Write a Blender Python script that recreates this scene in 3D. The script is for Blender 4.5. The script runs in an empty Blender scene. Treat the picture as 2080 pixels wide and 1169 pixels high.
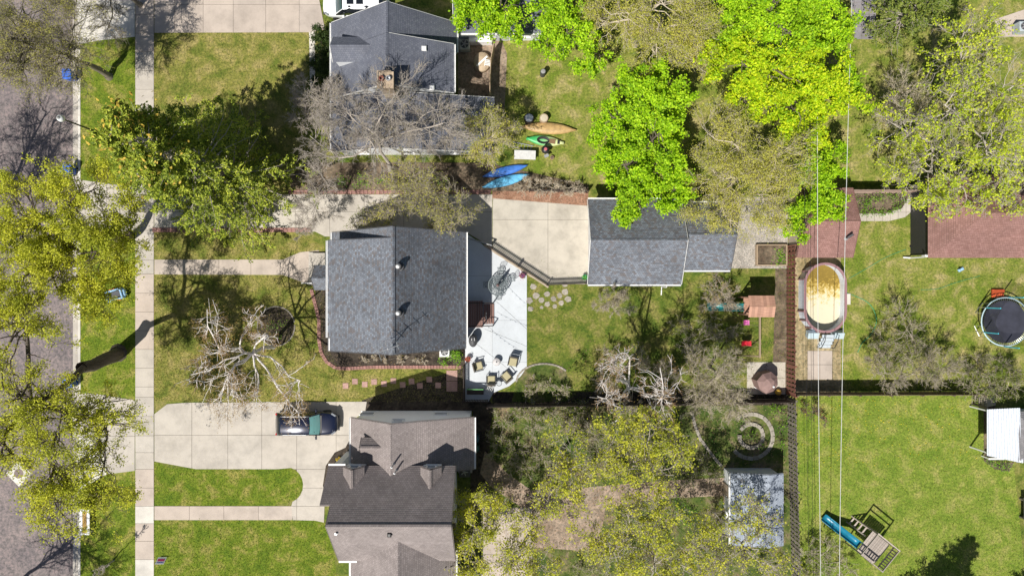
import bpy, bmesh, math, random
import numpy as np
from mathutils import Vector, Matrix

scene = bpy.context.scene
COL = scene.collection
SC = 26.0          # photo pixels per metre on the ground
HC = 54.0          # camera height, metres
SUN_EL, SHX, SHY = 56.5, 0.575, 0.818     # sun elevation; ground direction in which shadows fall

# ------------------------------------------------------------------ camera, sky, sun, exposure
cam = bpy.data.cameras.new('camera'); camo = bpy.data.objects.new('camera', cam); COL.objects.link(camo)
camo.location = (0, 0, HC); camo.rotation_euler = (0, 0, 0)
cam.sensor_width = 36.0; cam.lens = 36.0 * HC / (2080 / SC); cam.clip_end = 2000; cam.clip_start = 0.5
scene.camera = camo
world = bpy.data.worlds.new('World'); scene.world = world; world.use_nodes = True
wn = world.node_tree.nodes; wl = world.node_tree.links
bg = wn['Background']; sky = wn.new('ShaderNodeTexSky'); sky.sky_type = 'NISHITA'; sky.sun_disc = False
sky.sun_elevation = math.radians(SUN_EL); sky.sun_rotation = math.atan2(-SHX, -SHY); sky.air_density = 1.0
wl.new(sky.outputs[0], bg.inputs[0]); bg.inputs[1].default_value = 0.055
sl = bpy.data.lights.new('sun', 'SUN'); sl.energy = 5.0; sl.angle = math.radians(0.5); sl.color = (1.0, 0.955, 0.88)
so = bpy.data.objects.new('sun', sl); COL.objects.link(so)
e_ = math.radians(SUN_EL)
so.rotation_euler = Vector((SHX * math.cos(e_), SHY * math.cos(e_), -math.sin(e_))).to_track_quat('-Z', 'Y').to_euler()
so.location = (-30, -45, 80)
vs = scene.view_settings; vs.view_transform = 'Standard'; vs.look = 'None'; vs.gamma = 1.0; vs.exposure = 0.18
vs.use_curve_mapping = False
scene.cycles.max_bounces = 6; scene.cycles.transparent_max_bounces = 8

# ------------------------------------------------------------------ coordinates
def P(px, py, h=0.0):
    """world point at height h seen at photo pixel px,py (nadir camera)"""
    k = (HC - h) / HC / SC
    return Vector(((px - 1040) * k, (584.5 - py) * k, h))
def Q(tx, ty, h=0.0):
    """world point from plan offsets in ground pixels"""
    return Vector((tx / SC, -ty / SC, h))
def poly_px(pts): return [(P(x, y).x, P(x, y).y) for x, y in pts]

# ------------------------------------------------------------------ mesh helpers
class MB:
    def __init__(s): s.v = []; s.f = []; s.uv = None
    def add(s, vs_, fs):
        o = len(s.v); s.v += [tuple(p) for p in vs_]; s.f += [tuple(i + o for i in f) for f in fs]; return s
    def box(s, c, d, rz=0, rx=0, ry=0):
        m = Matrix.Translation(c) @ Matrix.Rotation(rz, 4, 'Z') @ Matrix.Rotation(ry, 4, 'Y') @ Matrix.Rotation(rx, 4, 'X')
        h = [x / 2 for x in d]
        vs_ = [m @ Vector((sx * h[0], sy * h[1], sz * h[2])) for sz in (-1, 1) for sy in (-1, 1) for sx in (-1, 1)]
        return s.add(vs_, [(0, 2, 3, 1), (4, 5, 7, 6), (0, 1, 5, 4), (2, 6, 7, 3), (0, 4, 6, 2), (1, 3, 7, 5)])
    def cbox(s, c, d, b=0.02, rz=0):
        """box with a chamfered top edge"""
        m = Matrix.Translation(c) @ Matrix.Rotation(rz, 4, 'Z')
        x, y, z = [q / 2 for q in d]
        def ring(a, bb, zz): return [m @ Vector(p) for p in ((-a, -bb, zz), (a, -bb, zz), (a, bb, zz), (-a, bb, zz))]
        vs_ = ring(x, y, -z) + ring(x, y, z - b) + ring(x - b, y - b, z)
        fs = [(3, 2, 1, 0), (8, 9, 10, 11)]
        for k in (0, 4):
            for i in range(4): j = (i + 1) % 4; fs.append((k + i, k + j, k + 4 + j, k + 4 + i))
        return s.add(vs_, fs)
    def prism(s, pts, z0, z1):
        a = sum(pts[i][0] * pts[(i + 1) % len(pts)][1] - pts[(i + 1) % len(pts)][0] * pts[i][1] for i in range(len(pts)))
        if a < 0: pts = pts[::-1]
        n = len(pts)
        vs_ = [(x, y, z0) for x, y in pts] + [(x, y, z1) for x, y in pts]
        fs = [tuple(range(n - 1, -1, -1)), tuple(range(n, 2 * n))]
        fs += [(i, (i + 1) % n, n + (i + 1) % n, n + i) for i in range(n)]
        return s.add(vs_, fs)
    def ext(s, prof, off):
        """closed 3-D profile extruded by vector off"""
        n = len(prof); off = Vector(off)
        vs_ = [Vector(p) for p in prof] + [Vector(p) + off for p in prof]
        fs = [tuple(range(n - 1, -1, -1)), tuple(range(n, 2 * n))]
        fs += [(i, (i + 1) % n, n + (i + 1) % n, n + i) for i in range(n)]
        return s.add(vs_, fs)
    def sheet(s, pts, z):
        a = sum(pts[i][0] * pts[(i + 1) % len(pts)][1] - pts[(i + 1) % len(pts)][0] * pts[i][1] for i in range(len(pts)))
        if a < 0: pts = pts[::-1]
        return s.add([(x, y, z) for x, y in pts], [tuple(range(len(pts)))])
    def tube(s, pts, r, n=6, cap=True):
        pts = [Vector(p) for p in pts]; K = len(pts)
        rs = r if isinstance(r, (list, tuple)) else [r] * K
        vs_ = []; ref = None
        for i, p in enumerate(pts):
            d = (pts[min(i + 1, K - 1)] - pts[max(i - 1, 0)]).normalized()
            if ref is None:
                ref = Vector((0, 0, 1)) if abs(d.z) < 0.9 else Vector((1, 0, 0))
            a = d.cross(ref)
            if a.length < 1e-4: a = d.cross(Vector((0.3, 0.9, 0.2)))
            a.normalize(); b = a.cross(d); ref = b
            vs_ += [p + a * rs[i] * math.cos(2 * math.pi * k / n) + b * rs[i] * math.sin(2 * math.pi * k / n) for k in range(n)]
        fs = [(i * n + k, i * n + (k + 1) % n, (i + 1) * n + (k + 1) % n, (i + 1) * n + k) for i in range(K - 1) for k in range(n)]
        if cap: fs += [tuple(range(n - 1, -1, -1)), tuple(range((K - 1) * n, K * n))]
        return s.add(vs_, fs)
    def lathe(s, c, prof, n=20, ax=1.0, ay=1.0, close=True):
        c = Vector(c); vs_ = [c + Vector((r * ax * math.cos(2 * math.pi * k / n), r * ay * math.sin(2 * math.pi * k / n), z)) for r, z in prof for k in range(n)]
        m = len(prof)
        fs = [(i * n + k, i * n + (k + 1) % n, (i + 1) * n + (k + 1) % n, (i + 1) * n + k) for i in range(m - 1) for k in range(n)]
        if close: fs += [tuple(range(n - 1, -1, -1)), tuple(range((m - 1) * n, m * n))]
        return s.add(vs_, fs)
    def loft(s, secs, close_ends=True):
        n = len(secs[0]); vs_ = [p for q in secs for p in q]
        fs = [(i * n + k, i * n + (k + 1) % n, (i + 1) * n + (k + 1) % n, (i + 1) * n + k) for i in range(len(secs) - 1) for k in range(n)]
        if close_ends: fs += [tuple(range(n - 1, -1, -1)), tuple(range((len(secs) - 1) * n, len(secs) * n))]
        return s.add(vs_, fs)
    def mesh(s, name, mat=None, smooth=False, off=None):
        me = bpy.data.meshes.new(name)
        v = s.v if off is None else [(x - off[0], y - off[1], z - off[2]) for x, y, z in s.v]
        me.from_pydata(v, [], s.f)
        if smooth: me.polygons.foreach_set('use_smooth', [True] * len(me.polygons))
        if mat: me.materials.append(mat)
        me.update(); return me

def fix_normals(me):
    b = bmesh.new(); b.from_mesh(me); bmesh.ops.recalc_face_normals(b, faces=b.faces); b.to_mesh(me); b.free()

def link(name, me, parent=None, loc=(0, 0, 0), rz=0, scale=None):
    o = bpy.data.objects.new(name, me); COL.objects.link(o); o.location = loc; o.rotation_euler = (0, 0, rz)
    if scale: o.scale = scale
    if parent is not None: o.parent = parent
    return o
LABELS = {}
def tag(o, label, cat, group=None, kind=None):
    o['label'] = label; o['category'] = cat
    if group: o['group'] = group
    if kind: o['kind'] = kind
    LABELS.setdefault(label, []).append(o.name)
    return o
def struct(name, mb, mat, label=None):
    me = mb.mesh(name, mat); fix_normals(me); o = link(name, me); o['kind'] = 'structure'
    if label: o['label'] = label
    return o
class Thing:
    """an Empty at the base; parts given in world coords (w=True) or local coords"""
    def __init__(s, name, label, cat, loc=(0, 0, 0), rz=0, group=None):
        s.o = bpy.data.objects.new(name, None); COL.objects.link(s.o); s.o.empty_display_size = 0.3
        s.o.location = loc; s.o.rotation_euler = (0, 0, rz); s.loc = Vector(loc); tag(s.o, label, cat, group)
    def part(s, name, mb, mat, parent=None, smooth=False, w=False, label=None):
        me = mb.mesh(name, mat, smooth, s.loc if w else None); fix_normals(me)
        o = link(name, me, parent or s.o)
        if label: o['label'] = label
        return o
    def piece(s, name, me, loc, rz=0, parent=None, w=True, scale=None):
        l = Vector(loc) - s.loc if w else Vector(loc)
        return link(name, me, parent or s.o, l, rz, scale)
def solo(name, label, cat, mb, mat, loc=(0, 0, 0), rz=0, group=None, smooth=False, w=False):
    me = mb.mesh(name, mat, smooth, loc if w else None); fix_normals(me)
    return tag(link(name, me, None, loc, rz), label, cat, group)
def dup(root, loc, rz, label, group=None):
    r = root.copy(); COL.objects.link(r); r.location = loc; r.rotation_euler = (0, 0, rz); r['label'] = label
    if group: r['group'] = group
    for ch in root.children:
        c = ch.copy(); COL.objects.link(c); c.parent = r
        for g in ch.children:
            d = g.copy(); COL.objects.link(d); d.parent = c
    return r

# ------------------------------------------------------------------ materials
def nt(name):
    m = bpy.data.materials.new(name); m.use_nodes = True; n = m.node_tree.nodes; l = m.node_tree.links
    return m, n, l, n['Principled BSDF']
def ramp(n, l, src, stops):
    r = n.new('ShaderNodeValToRGB'); e = r.color_ramp.elements
    e[0].position = stops[0][0]; e[0].color = (*stops[0][1], 1)
    e[1].position = stops[-1][0]; e[1].color = (*stops[-1][1], 1)
    for p, c in stops[1:-1]: q = e.new(p); q.color = (*c, 1)
    l.new(src, r.inputs[0]); return r.outputs[0]
def noise(n, l, vec, scale, detail=4, rough=0.6, dist=0.0):
    t = n.new('ShaderNodeTexNoise'); t.inputs['Scale'].default_value = scale; t.inputs['Detail'].default_value = detail
    t.inputs['Roughness'].default_value = rough; t.inputs['Distortion'].default_value = dist
    l.new(vec, t.inputs['Vector']); return t.outputs['Fac']
def mix(n, l, a, b, f, mode='MIX'):
    x = n.new('ShaderNodeMix'); x.data_type = 'RGBA'; x.blend_type = mode
    for s_, v in ((6, a), (7, b)):
        if isinstance(v, tuple): x.inputs[s_].default_value = (*v, 1)
        else: l.new(v, x.inputs[s_])
    if isinstance(f, float): x.inputs[0].default_value = f
    else: l.new(f, x.inputs[0])
    return x.outputs[2]
def bump(n, l, b, h, strength, dist):
    k = n.new('ShaderNodeBump'); k.inputs['Strength'].default_value = strength; k.inputs['Distance'].default_value = dist
    l.new(h, k.inputs['Height']); l.new(k.outputs[0], b.inputs['Normal'])
def world_pos(n): return n.new('ShaderNodeNewGeometry').outputs['Position']
CACHE = {}
def flat(name, c, rough=0.6, metal=0.0, var=0.12, scale=6.0, coat=0.0, rnd=0.0, bmp=0.0):
    """painted or plain surface with slight wear"""
    if name in CACHE: return CACHE[name]
    m, n, l, b = nt(name); pos = n.new('ShaderNodeTexCoord').outputs['Object']
    f = noise(n, l, pos, scale, 5)
    lo = tuple(x * (1 - var) for x in c); hi = tuple(min(1, x * (1 + var)) for x in c)
    col = ramp(n, l, f, [(0.3, lo), (0.7, hi)])
    if rnd:
        oi = n.new('ShaderNodeObjectInfo').outputs['Random']
        g = ramp(n, l, oi, [(0, (1 - rnd,) * 3), (1, (1 + rnd,) * 3)])
        col = mix(n, l, col, g, 1.0, 'MULTIPLY')
    l.new(col, b.inputs['Base Color']); b.inputs['Roughness'].default_value = rough; b.inputs['Metallic'].default_value = metal
    b.inputs['Coat Weight'].default_value = coat
    if bmp: bump(n, l, b, f, 0.5, bmp)
    CACHE[name] = m; return m
def ground_mat(name, stops, s1, s2=None, speck=None, rough=0.95, bmp=0.03, s3=18.0, big=None):
    """soil, lawn, asphalt, concrete: two noise octaves in world space + fine mottling"""
    if name in CACHE: return CACHE[name]
    m, n, l, b = nt(name); pos = world_pos(n); stops = [(0.5 + (p - 0.5) * 0.6, c) for p, c in stops]
    f1 = noise(n, l, pos, s1, 5, 0.65, 0.4)
    col = ramp(n, l, f1, stops)
    if s2:
        f2 = noise(n, l, pos, s2, 6, 0.75)
        g = ramp(n, l, f2, [(0.36, (0.42, 0.47, 0.45)), (0.5, (0.95, 0.97, 0.95)), (0.64, (1.55, 1.42, 1.35))])
        col = mix(n, l, col, g, 0.8, 'MULTIPLY')
    if big:
        f4 = noise(n, l, pos, big[0], 3, 0.5)
        col = mix(n, l, col, big[1], ramp(n, l, f4, [(big[2], (0, 0, 0)), (big[3], (1, 1, 1))]))
    f3 = noise(n, l, pos, s3, 4, 0.7)
    if speck: col = mix(n, l, col, speck[0], ramp(n, l, f3, [(speck[1], (0, 0, 0)), (speck[1] + 0.07, (1, 1, 1))]))
    l.new(col, b.inputs['Base Color']); b.inputs['Roughness'].default_value = rough
    b.inputs['Specular IOR Level'].default_value = 0.25
    bump(n, l, b, f3, 0.7, bmp)
    CACHE[name] = m; return m
def concrete(name, c, rnd=0.10, stain=0.25):
    if name in CACHE: return CACHE[name]
    m, n, l, b = nt(name); pos = world_pos(n)
    f = noise(n, l, pos, 0.6, 6, 0.65, 0.1); f2 = noise(n, l, pos, 30, 3, 0.7); f3 = noise(n, l, pos, 5, 5, 0.7)
    col = ramp(n, l, f, [(0.3, tuple(x * (1 - stain) for x in c)), (0.55, c), (0.8, tuple(min(1, x * 1.1) for x in c))])
    col = mix(n, l, col, ramp(n, l, f2, [(0.3, (0.86,) * 3), (0.7, (1.08,) * 3)]), 0.7, 'MULTIPLY')
    col = mix(n, l, col, ramp(n, l, f3, [(0.25, (0.8, 0.79, 0.77)), (0.45, (1, 1, 1))]), 0.6, 'MULTIPLY')
    oi = n.new('ShaderNodeObjectInfo').outputs['Random']
    col = mix(n, l, col, ramp(n, l, oi, [(0, (1 - rnd, 1 - rnd, 1 - rnd * 0.9)), (0.5, (1, 0.985, 0.97)), (1, (1 + rnd * 0.6,) * 3)]), 1.0, 'MULTIPLY')
    l.new(col, b.inputs['Base Color']); b.inputs['Roughness'].default_value = 0.9; bump(n, l, b, f2, 0.4, 0.006)
    CACHE[name] = m; return m
def shingle(name, a, b_, c, mortar=0.35, bw=0.17, rh=0.145):
    if name in CACHE: return CACHE[name]
    m, n, l, b = nt(name); uv = n.new('ShaderNodeUVMap'); uv.uv_map = 'UVMap'; pos = world_pos(n)
    def brick(w, h, c1, c2, sh):
        t = n.new('ShaderNodeTexBrick'); t.inputs['Scale'].default_value = 1.0; t.inputs['Brick Width'].default_value = w
        t.inputs['Row Height'].default_value = h; t.inputs['Mortar Size'].default_value = 0.006; t.offset = sh
        t.inputs['Color1'].default_value = (*c1, 1); t.inputs['Color2'].default_value = (*c2, 1)
        t.inputs['Mortar'].default_value = (*[x * mortar for x in a], 1); l.new(uv.outputs[0], t.inputs['Vector']); return t.outputs['Color']
    k1 = brick(bw, rh, a, b_, 0.5); k2 = brick(bw * 1.25, rh, (0.0, 0.0, 0.0), (1, 1, 1), 0.37)
    bwn = n.new('ShaderNodeRGBToBW'); l.new(k2, bwn.inputs[0])
    col = mix(n, l, k1, c, ramp(n, l, bwn.outputs[0], [(0.6, (0, 0, 0)), (0.95, (0.6,) * 3)]))
    f = noise(n, l, pos, 0.5, 5, 0.6); col = mix(n, l, col, ramp(n, l, f, [(0.3, (0.82,) * 3), (0.7, (1.14,) * 3)]), 1.0, 'MULTIPLY')
    f2 = noise(n, l, pos, 40, 2, 0.6); col = mix(n, l, col, ramp(n, l, f2, [(0.3, (0.8,) * 3), (0.7, (1.2,) * 3)]), 1.0, 'MULTIPLY')
    l.new(col, b.inputs['Base Color']); b.inputs['Roughness'].default_value = 0.85; bump(n, l, b, f2, 0.4, 0.006)
    CACHE[name] = m; return m
def wood(name, c, c2, scale=(2, 30, 30), rough=0.75, rnd=0.2):
    if name in CACHE: return CACHE[name]
    m, n, l, b = nt(name); tc = n.new('ShaderNodeTexCoord').outputs['Object']; mp = n.new('ShaderNodeMapping'); mp.inputs['Scale'].default_value = scale
    l.new(tc, mp.inputs[0]); f = noise(n, l, mp.outputs[0], 1.0, 5, 0.6, 0.5)
    col = ramp(n, l, f, [(0.3, c), (0.7, c2)])
    oi = n.new('ShaderNodeObjectInfo').outputs['Random']
    col = mix(n, l, col, ramp(n, l, oi, [(0, (1 - rnd,) * 3), (1, (1 + rnd,) * 3)]), 1.0, 'MULTIPLY')
    l.new(col, b.inputs['Base Color']); b.inputs['Roughness'].default_value = rough; bump(n, l, b, f, 0.4, 0.005)
    CACHE[name] = m; return m
def leafmat(name, cols, trans=0.35):
    if name in CACHE: return CACHE[name]
    m, n, l, b = nt(name); g = n.new('ShaderNodeNewGeometry')
    k = len(cols); col = ramp(n, l, g.outputs['Random Per Island'], [(i / (k - 1), c) for i, c in enumerate(cols)])
    f = noise(n, l, g.outputs['Position'], 0.55, 3, 0.6)
    col = mix(n, l, col, ramp(n, l, f, [(0.3, (0.75, 0.8, 0.8)), (0.7, (1.2, 1.15, 1.0))]), 1.0, 'MULTIPLY')
    l.new(col, b.inputs['Base Color']); b.inputs['Roughness'].default_value = 0.6; b.inputs['Specular IOR Level'].default_value = 0.3
    t = n.new('ShaderNodeBsdfTranslucent'); l.new(col, t.inputs[0]); ms = n.new('ShaderNodeMixShader'); ms.inputs[0].default_value = trans
    l.new(b.outputs[0], ms.inputs[1]); l.new(t.outputs[0], ms.inputs[2]); l.new(ms.outputs[0], n['Material Output'].inputs[0])
    CACHE[name] = m; return m
def netmat(name, c, alpha):
    m, n, l, b = nt(name); b.inputs['Base Color'].default_value = (*c, 1); b.inputs['Roughness'].default_value = 0.8
    b.inputs['Alpha'].default_value = alpha; return m
def glass(name, c, rough=0.05):
    if name in CACHE: return CACHE[name]
    m, n, l, b = nt(name); b.inputs['Base Color'].default_value = (*c, 1); b.inputs['Roughness'].default_value = rough
    b.inputs['Specular IOR Level'].default_value = 0.8; b.inputs['Coat Weight'].default_value = 0.5; CACHE[name] = m; return m

DRY, MID, GRN, DRK = (0.34, 0.28, 0.12), (0.25, 0.25, 0.055), (0.13, 0.205, 0.024), (0.07, 0.12, 0.018)
def lawn_mat(name, stops, big=None): return ground_mat(name, stops, 0.8, 6.0, (tuple(x * 0.55 for x in stops[1][1]), 0.60), 0.95, 0.05, 11.0, big)
L_FRONT = lawn_mat('lawn_front_dry', [(0.28, (0.115, 0.15, 0.022)), (0.5, (0.22, 0.215, 0.05)), (0.72, (0.32, 0.27, 0.10))])
L_LUSH = lawn_mat('lawn_lush', [(0.25, (0.09, 0.15, 0.011)), (0.5, (0.15, 0.20, 0.018)), (0.7, (0.27, 0.25, 0.065))])
L_MIX = lawn_mat('lawn_mixed', [(0.3, (0.13, 0.185, 0.02)), (0.52, (0.22, 0.235, 0.05)), (0.75, (0.35, 0.30, 0.13))])
L_BACK = lawn_mat('lawn_back', [(0.28, (0.07, 0.115, 0.014)), (0.5, (0.145, 0.17, 0.03)), (0.75, (0.25, 0.22, 0.075))])
L_RIGHT = lawn_mat('lawn_bright', [(0.22, (0.125, 0.20, 0.02)), (0.5, (0.19, 0.25, 0.035)), (0.80, (0.31, 0.30, 0.09))])
SOIL = ground_mat('soil', [(0.3, (0.09, 0.065, 0.045)), (0.7, (0.20, 0.155, 0.11))], 0.8, 4, ((0.3, 0.25, 0.18), 0.66), 0.95, 0.04, 14)
MULCH = ground_mat('mulch', [(0.3, (0.035, 0.027, 0.022)), (0.7, (0.085, 0.068, 0.052))], 1.5, 6, ((0.18, 0.14, 0.10), 0.66), 0.95, 0.05, 20)
DIRT = ground_mat('dirt_path', [(0.3, (0.22, 0.165, 0.125)), (0.7, (0.36, 0.28, 0.22))], 0.9, 5, ((0.12, 0.10, 0.06), 0.66), 0.95, 0.03, 15)
GRAVEL = ground_mat('gravel', [(0.3, (0.30, 0.27, 0.24)), (0.7, (0.46, 0.42, 0.38))], 1.2, 9, ((0.10, 0.09, 0.08), 0.58), 0.95, 0.05, 12)
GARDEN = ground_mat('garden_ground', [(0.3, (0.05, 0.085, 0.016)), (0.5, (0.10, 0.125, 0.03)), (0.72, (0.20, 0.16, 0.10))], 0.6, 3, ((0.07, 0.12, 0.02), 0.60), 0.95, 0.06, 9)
ASPH = ground_mat('asphalt', [(0.3, (0.175, 0.15, 0.155)), (0.7, (0.245, 0.205, 0.20))], 0.35, 5, ((0.30, 0.27, 0.26), 0.66), 0.9, 0.01, 45)
CONC = concrete('concrete', (0.50, 0.46, 0.405), 0.04); CONC_W = concrete('concrete_new', (0.66, 0.63, 0.57), 0.05)
CONC_P = concrete('concrete_pinkish', (0.50, 0.43, 0.37), 0.06); CONC_PAD = concrete('concrete_pad', (0.52, 0.48, 0.41), 0.05, 0.3)
CONC_PATIO = concrete('concrete_patio', (0.56, 0.595, 0.63), 0.02, 0.1)
JOINT = flat('joint_dirt', (0.13, 0.11, 0.085), 0.95)
BRICK = flat('red_brick', (0.30, 0.16, 0.138), 0.9, 0, 0.3, 9, 0, 0.22, 0.004)
PAVER = flat('pink_paver', (0.40, 0.25, 0.215), 0.9, 0, 0.2, 8, 0, 0.15, 0.004)
STONE = flat('grey_stone', (0.31, 0.28, 0.235), 0.9, 0, 0.25, 5, 0, 0.2, 0.01)
WHITE = flat('white_paint', (0.80, 0.80, 0.79), 0.5, 0, 0.04); SIDING = flat('white_siding', (0.74, 0.76, 0.79), 0.6, 0, 0.05)
BLACK = flat('black_metal', (0.02, 0.02, 0.022), 0.45); DGREY = flat('dark_grey', (0.06, 0.06, 0.065), 0.6); GREY = flat('mid_grey', (0.28, 0.28, 0.28), 0.6)
STEEL = flat('galvanised', (0.55, 0.56, 0.57), 0.35, 0.6); PANE = glass('window_pane', (0.03, 0.035, 0.045))
R_CENTER = shingle('shingle_bluebrown', (0.115, 0.122, 0.142), (0.20, 0.225, 0.265), (0.125, 0.098, 0.085))
R_TOP = shingle('shingle_slate', (0.115, 0.125, 0.16), (0.155, 0.165, 0.20), (0.10, 0.108, 0.14))
R_BOT = shingle('shingle_taupe', (0.245, 0.21, 0.20), (0.30, 0.26, 0.25), (0.20, 0.17, 0.165))
R_RED = shingle('shingle_redbrown', (0.235, 0.125, 0.105), (0.30, 0.165, 0.145), (0.20, 0.10, 0.085))
R_SHED = shingle('shingle_bluegrey', (0.28, 0.32, 0.385), (0.38, 0.42, 0.49), (0.24, 0.275, 0.34))
R_GREY = shingle('shingle_grey', (0.20, 0.195, 0.205), (0.26, 0.25, 0.26), (0.17, 0.165, 0.175))

# ------------------------------------------------------------------ ground, road, lawns
big = MB(); big.sheet([(-400, -400), (400, -400), (400, 400), (-400, 400)], -0.14)
struct('terrain', big, L_BACK)
KX = P(158, 0).x; KX2 = P(163.5, 0).x
yard = MB(); yard.prism([(KX2, -120), (150, -120), (150, 120), (KX2, 120)], -0.3, 0.0)
struct('ground', yard, L_BACK)
rd = MB(); rd.sheet([(-49.5, -120), (P(146, 0).x, -120), (P(146, 0).x, 120), (-49.5, 120)], -0.125)
struct('road', rd, ASPH)

def clip(poly, a, b, c):
    out = []
    for i in range(len(poly)):
        p, q = poly[i], poly[(i + 1) % len(poly)]; dp = a * p[0] + b * p[1] - c; dq = a * q[0] + b * q[1] - c
        if dp >= 0: out.append(p)
        if (dp >= 0) != (dq >= 0):
            t = dp / (dp - dq); out.append((p[0] + (q[0] - p[0]) * t, p[1] + (q[1] - p[1]) * t))
    return out
def area(p): return abs(sum(p[i][0] * p[(i + 1) % len(p)][1] - p[(i + 1) % len(p)][0] * p[i][1] for i in range(len(p)))) / 2
def slabs(name, pts, xs, ys, mats, zt=0.03, piece='slab', seed=0, gap=0.012, base=JOINT):
    """paved area: a recessed joint sheet with one object for each slab"""
    rr = random.Random(seed); poly = poly_px(pts)
    bm = MB(); bm.sheet(poly, zt - 0.018); par = struct(name, bm, base)
    X = [P(x, 0).x for x in xs]; Y = sorted(P(0, y).y for y in ys)
    for i in range(len(X) - 1):
        for j in range(len(Y) - 1):
            c = clip(clip(clip(clip(poly, 1, 0, X[i] + gap), -1, 0, -X[i + 1] + gap), 0, 1, Y[j] + gap), 0, -1, -Y[j + 1] + gap)
            if len(c) < 3 or area(c) < 0.04: continue
            cx = sum(p[0] for p in c) / len(c); cy = sum(p[1] for p in c) / len(c); dz = rr.uniform(-0.003, 0.004)
            m = MB(); m.prism([(p[0] - cx, p[1] - cy) for p in c], -0.03, 0.0)
            me = m.mesh(piece, mats[rr.randrange(len(mats))] if isinstance(mats, list) else (mats(584.5 - cy * SC) if callable(mats) else mats))
            link(piece, me, par, (cx, cy, zt + dz))
    return par
def lawn(name, pts, mat, z=0.006, h=None):
    m = MB(); m.sheet(poly_px(pts), z); return struct(name, m, mat)
def arc(cx, cy, rx, ry, a0, a1, n=10):
    return [(cx + rx * math.cos(math.radians(a0 + (a1 - a0) * i / n)), cy + ry * math.sin(math.radians(a0 + (a1 - a0) * i / n))) for i in range(n + 1)]

LAWNS = {
 'boulevard_lawn': ([(164, -60), (275, -60), (275, 1240), (164, 1240)], L_LUSH),
 'front_lawn': ([(313, 470), (600, 470), (660, 500), (650, 560), (660, 590), (655, 690), (690, 748), (940, 748), (940, 815), (313, 815)], L_FRONT),
 'north_lawn': ([(313, 66), (660, 66), (640, 390), (313, 390)], L_FRONT),
 'island_lawn': ([(314, 935), (345, 950), (560, 952)] + arc(583, 984, 33, 36, -75, 85) + [(560, 1026), (314, 1026)], L_LUSH),
 'south_lawn': ([(313, 1055), (640, 1055), (664, 1062), (680, 1135), (690, 1240), (313, 1240)], L_LUSH),
 'back_lawn': ([(1070, 515), (1195, 570), (1380, 575), (1490, 545), (1600, 545), (1600, 815), (995, 820), (1040, 780), (1070, 745)], L_BACK),
 'kayak_lawn': ([(1015, -40), (1745, -40), (1725, 380), (1090, 372), (1010, 210)], L_MIX),
 'north_east_lawn': ([(1745, -40), (2140, -40), (2140, 372), (1725, 372)], L_MIX),
 'trampoline_lawn': ([(1708, 440), (2140, 440), (2140, 790), (1708, 790)], L_MIX),
 'south_east_lawn': ([(1620, 800), (2000, 800), (2010, 930), (2060, 950), (2090, 1240), (1620, 1240)], L_RIGHT),
}
for k, (pts, m) in LAWNS.items(): lawn(k, pts, m)
def soilbed(name, pts, mat, z=0.012): m = MB(); m.sheet(poly_px(pts), z); return struct(name, m, mat)
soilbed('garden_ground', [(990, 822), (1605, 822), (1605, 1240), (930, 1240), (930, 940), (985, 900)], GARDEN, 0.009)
soilbed('dirt_path', [(985, 915), (1030, 960), (1080, 995), (1200, 988), (1340, 976), (1490, 968), (1488, 1005), (1340, 1012), (1230, 1030), (1215, 1120), (1080, 1110), (1075, 1040), (1000, 990), (975, 960)], DIRT, 0.013)
soilbed('mulch_bed', [(640, 588), (672, 585), (672, 688), (945, 688), (945, 744), (705, 747), (682, 746), (664, 734), (652, 715), (648, 690), (648, 650), (641, 620)], MULCH, 0.014)
soilbed('driveway_bed', [(714, 885), (716, 945), (672, 960), (660, 1000), (656, 985), (662, 945), (680, 918), (702, 908)], MULCH, 0.036)
soilbed('side_yard_soil', [(735, 812), (945, 745), (1000, 820), (990, 1000), (955, 1000), (960, 835), (740, 835)], MULCH, 0.010)
soilbed('oval_bed', arc(561, 662, 37, 39, 0, 360, 28)[:-1], MULCH, 0.015)
soilbed('fence_strip_soil', [(1575, 545), (1600, 545), (1600, 815), (1570, 740)], SOIL, 0.012)
soilbed('gravel_yard', [(1400, 400), (1600, 400), (1600, 545), (1485, 545), (1470, 480)], GRAVEL, 0.011)
soilbed('shrub_border', [(590, 330), (985, 330), (1195, 375), (1195, 388), (590, 388)], SOIL, 0.012)
soilbed('pool_surround_soil', [(1612, 520), (1708, 520), (1708, 800), (1612, 800)], ground_mat('sandy', [(0.3, (0.24, 0.19, 0.10)), (0.7, (0.42, 0.34, 0.21))], 0.8, 5, ((0.15, 0.17, 0.05), 0.6), 0.95, 0.03, 12), 0.012)
soilbed('vegetable_bed', [(1735, 386), (1850, 386), (1845, 425), (1800, 436), (1745, 436)], SOIL, 0.013)
soilbed('south_fence_soil', [(1000, 795), (1600, 795), (1600, 822), (1000, 826)], MULCH, 0.0135)
soilbed('shed_bed_soil', [(1998, 810), (2022, 806), (2020, 940), (2060, 938), (2050, 957), (2020, 952), (1998, 935)], SOIL, 0.012)
soilbed('planting_bed', [(1045, 790)] + arc(1105, 775, 55, 36, 190, 320, 10) + [(1170, 800), (1150, 815), (1040, 815)], GARDEN, 0.0145)
soilbed('drain_rock', [(1000, 388), (1195, 388), (1195, 418), (1000, 403)], ground_mat('rust_mulch', [(0.3, (0.25, 0.13, 0.085)), (0.7, (0.38, 0.23, 0.16))], 1.2, 8, None, 0.95, 0.04, 16), 0.0125)
soilbed('north_patio_soil', [(930, 60), (1010, 60), (1030, 110), (1025, 225), (1000, 225), (930, 200)], DIRT, 0.013)

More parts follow.
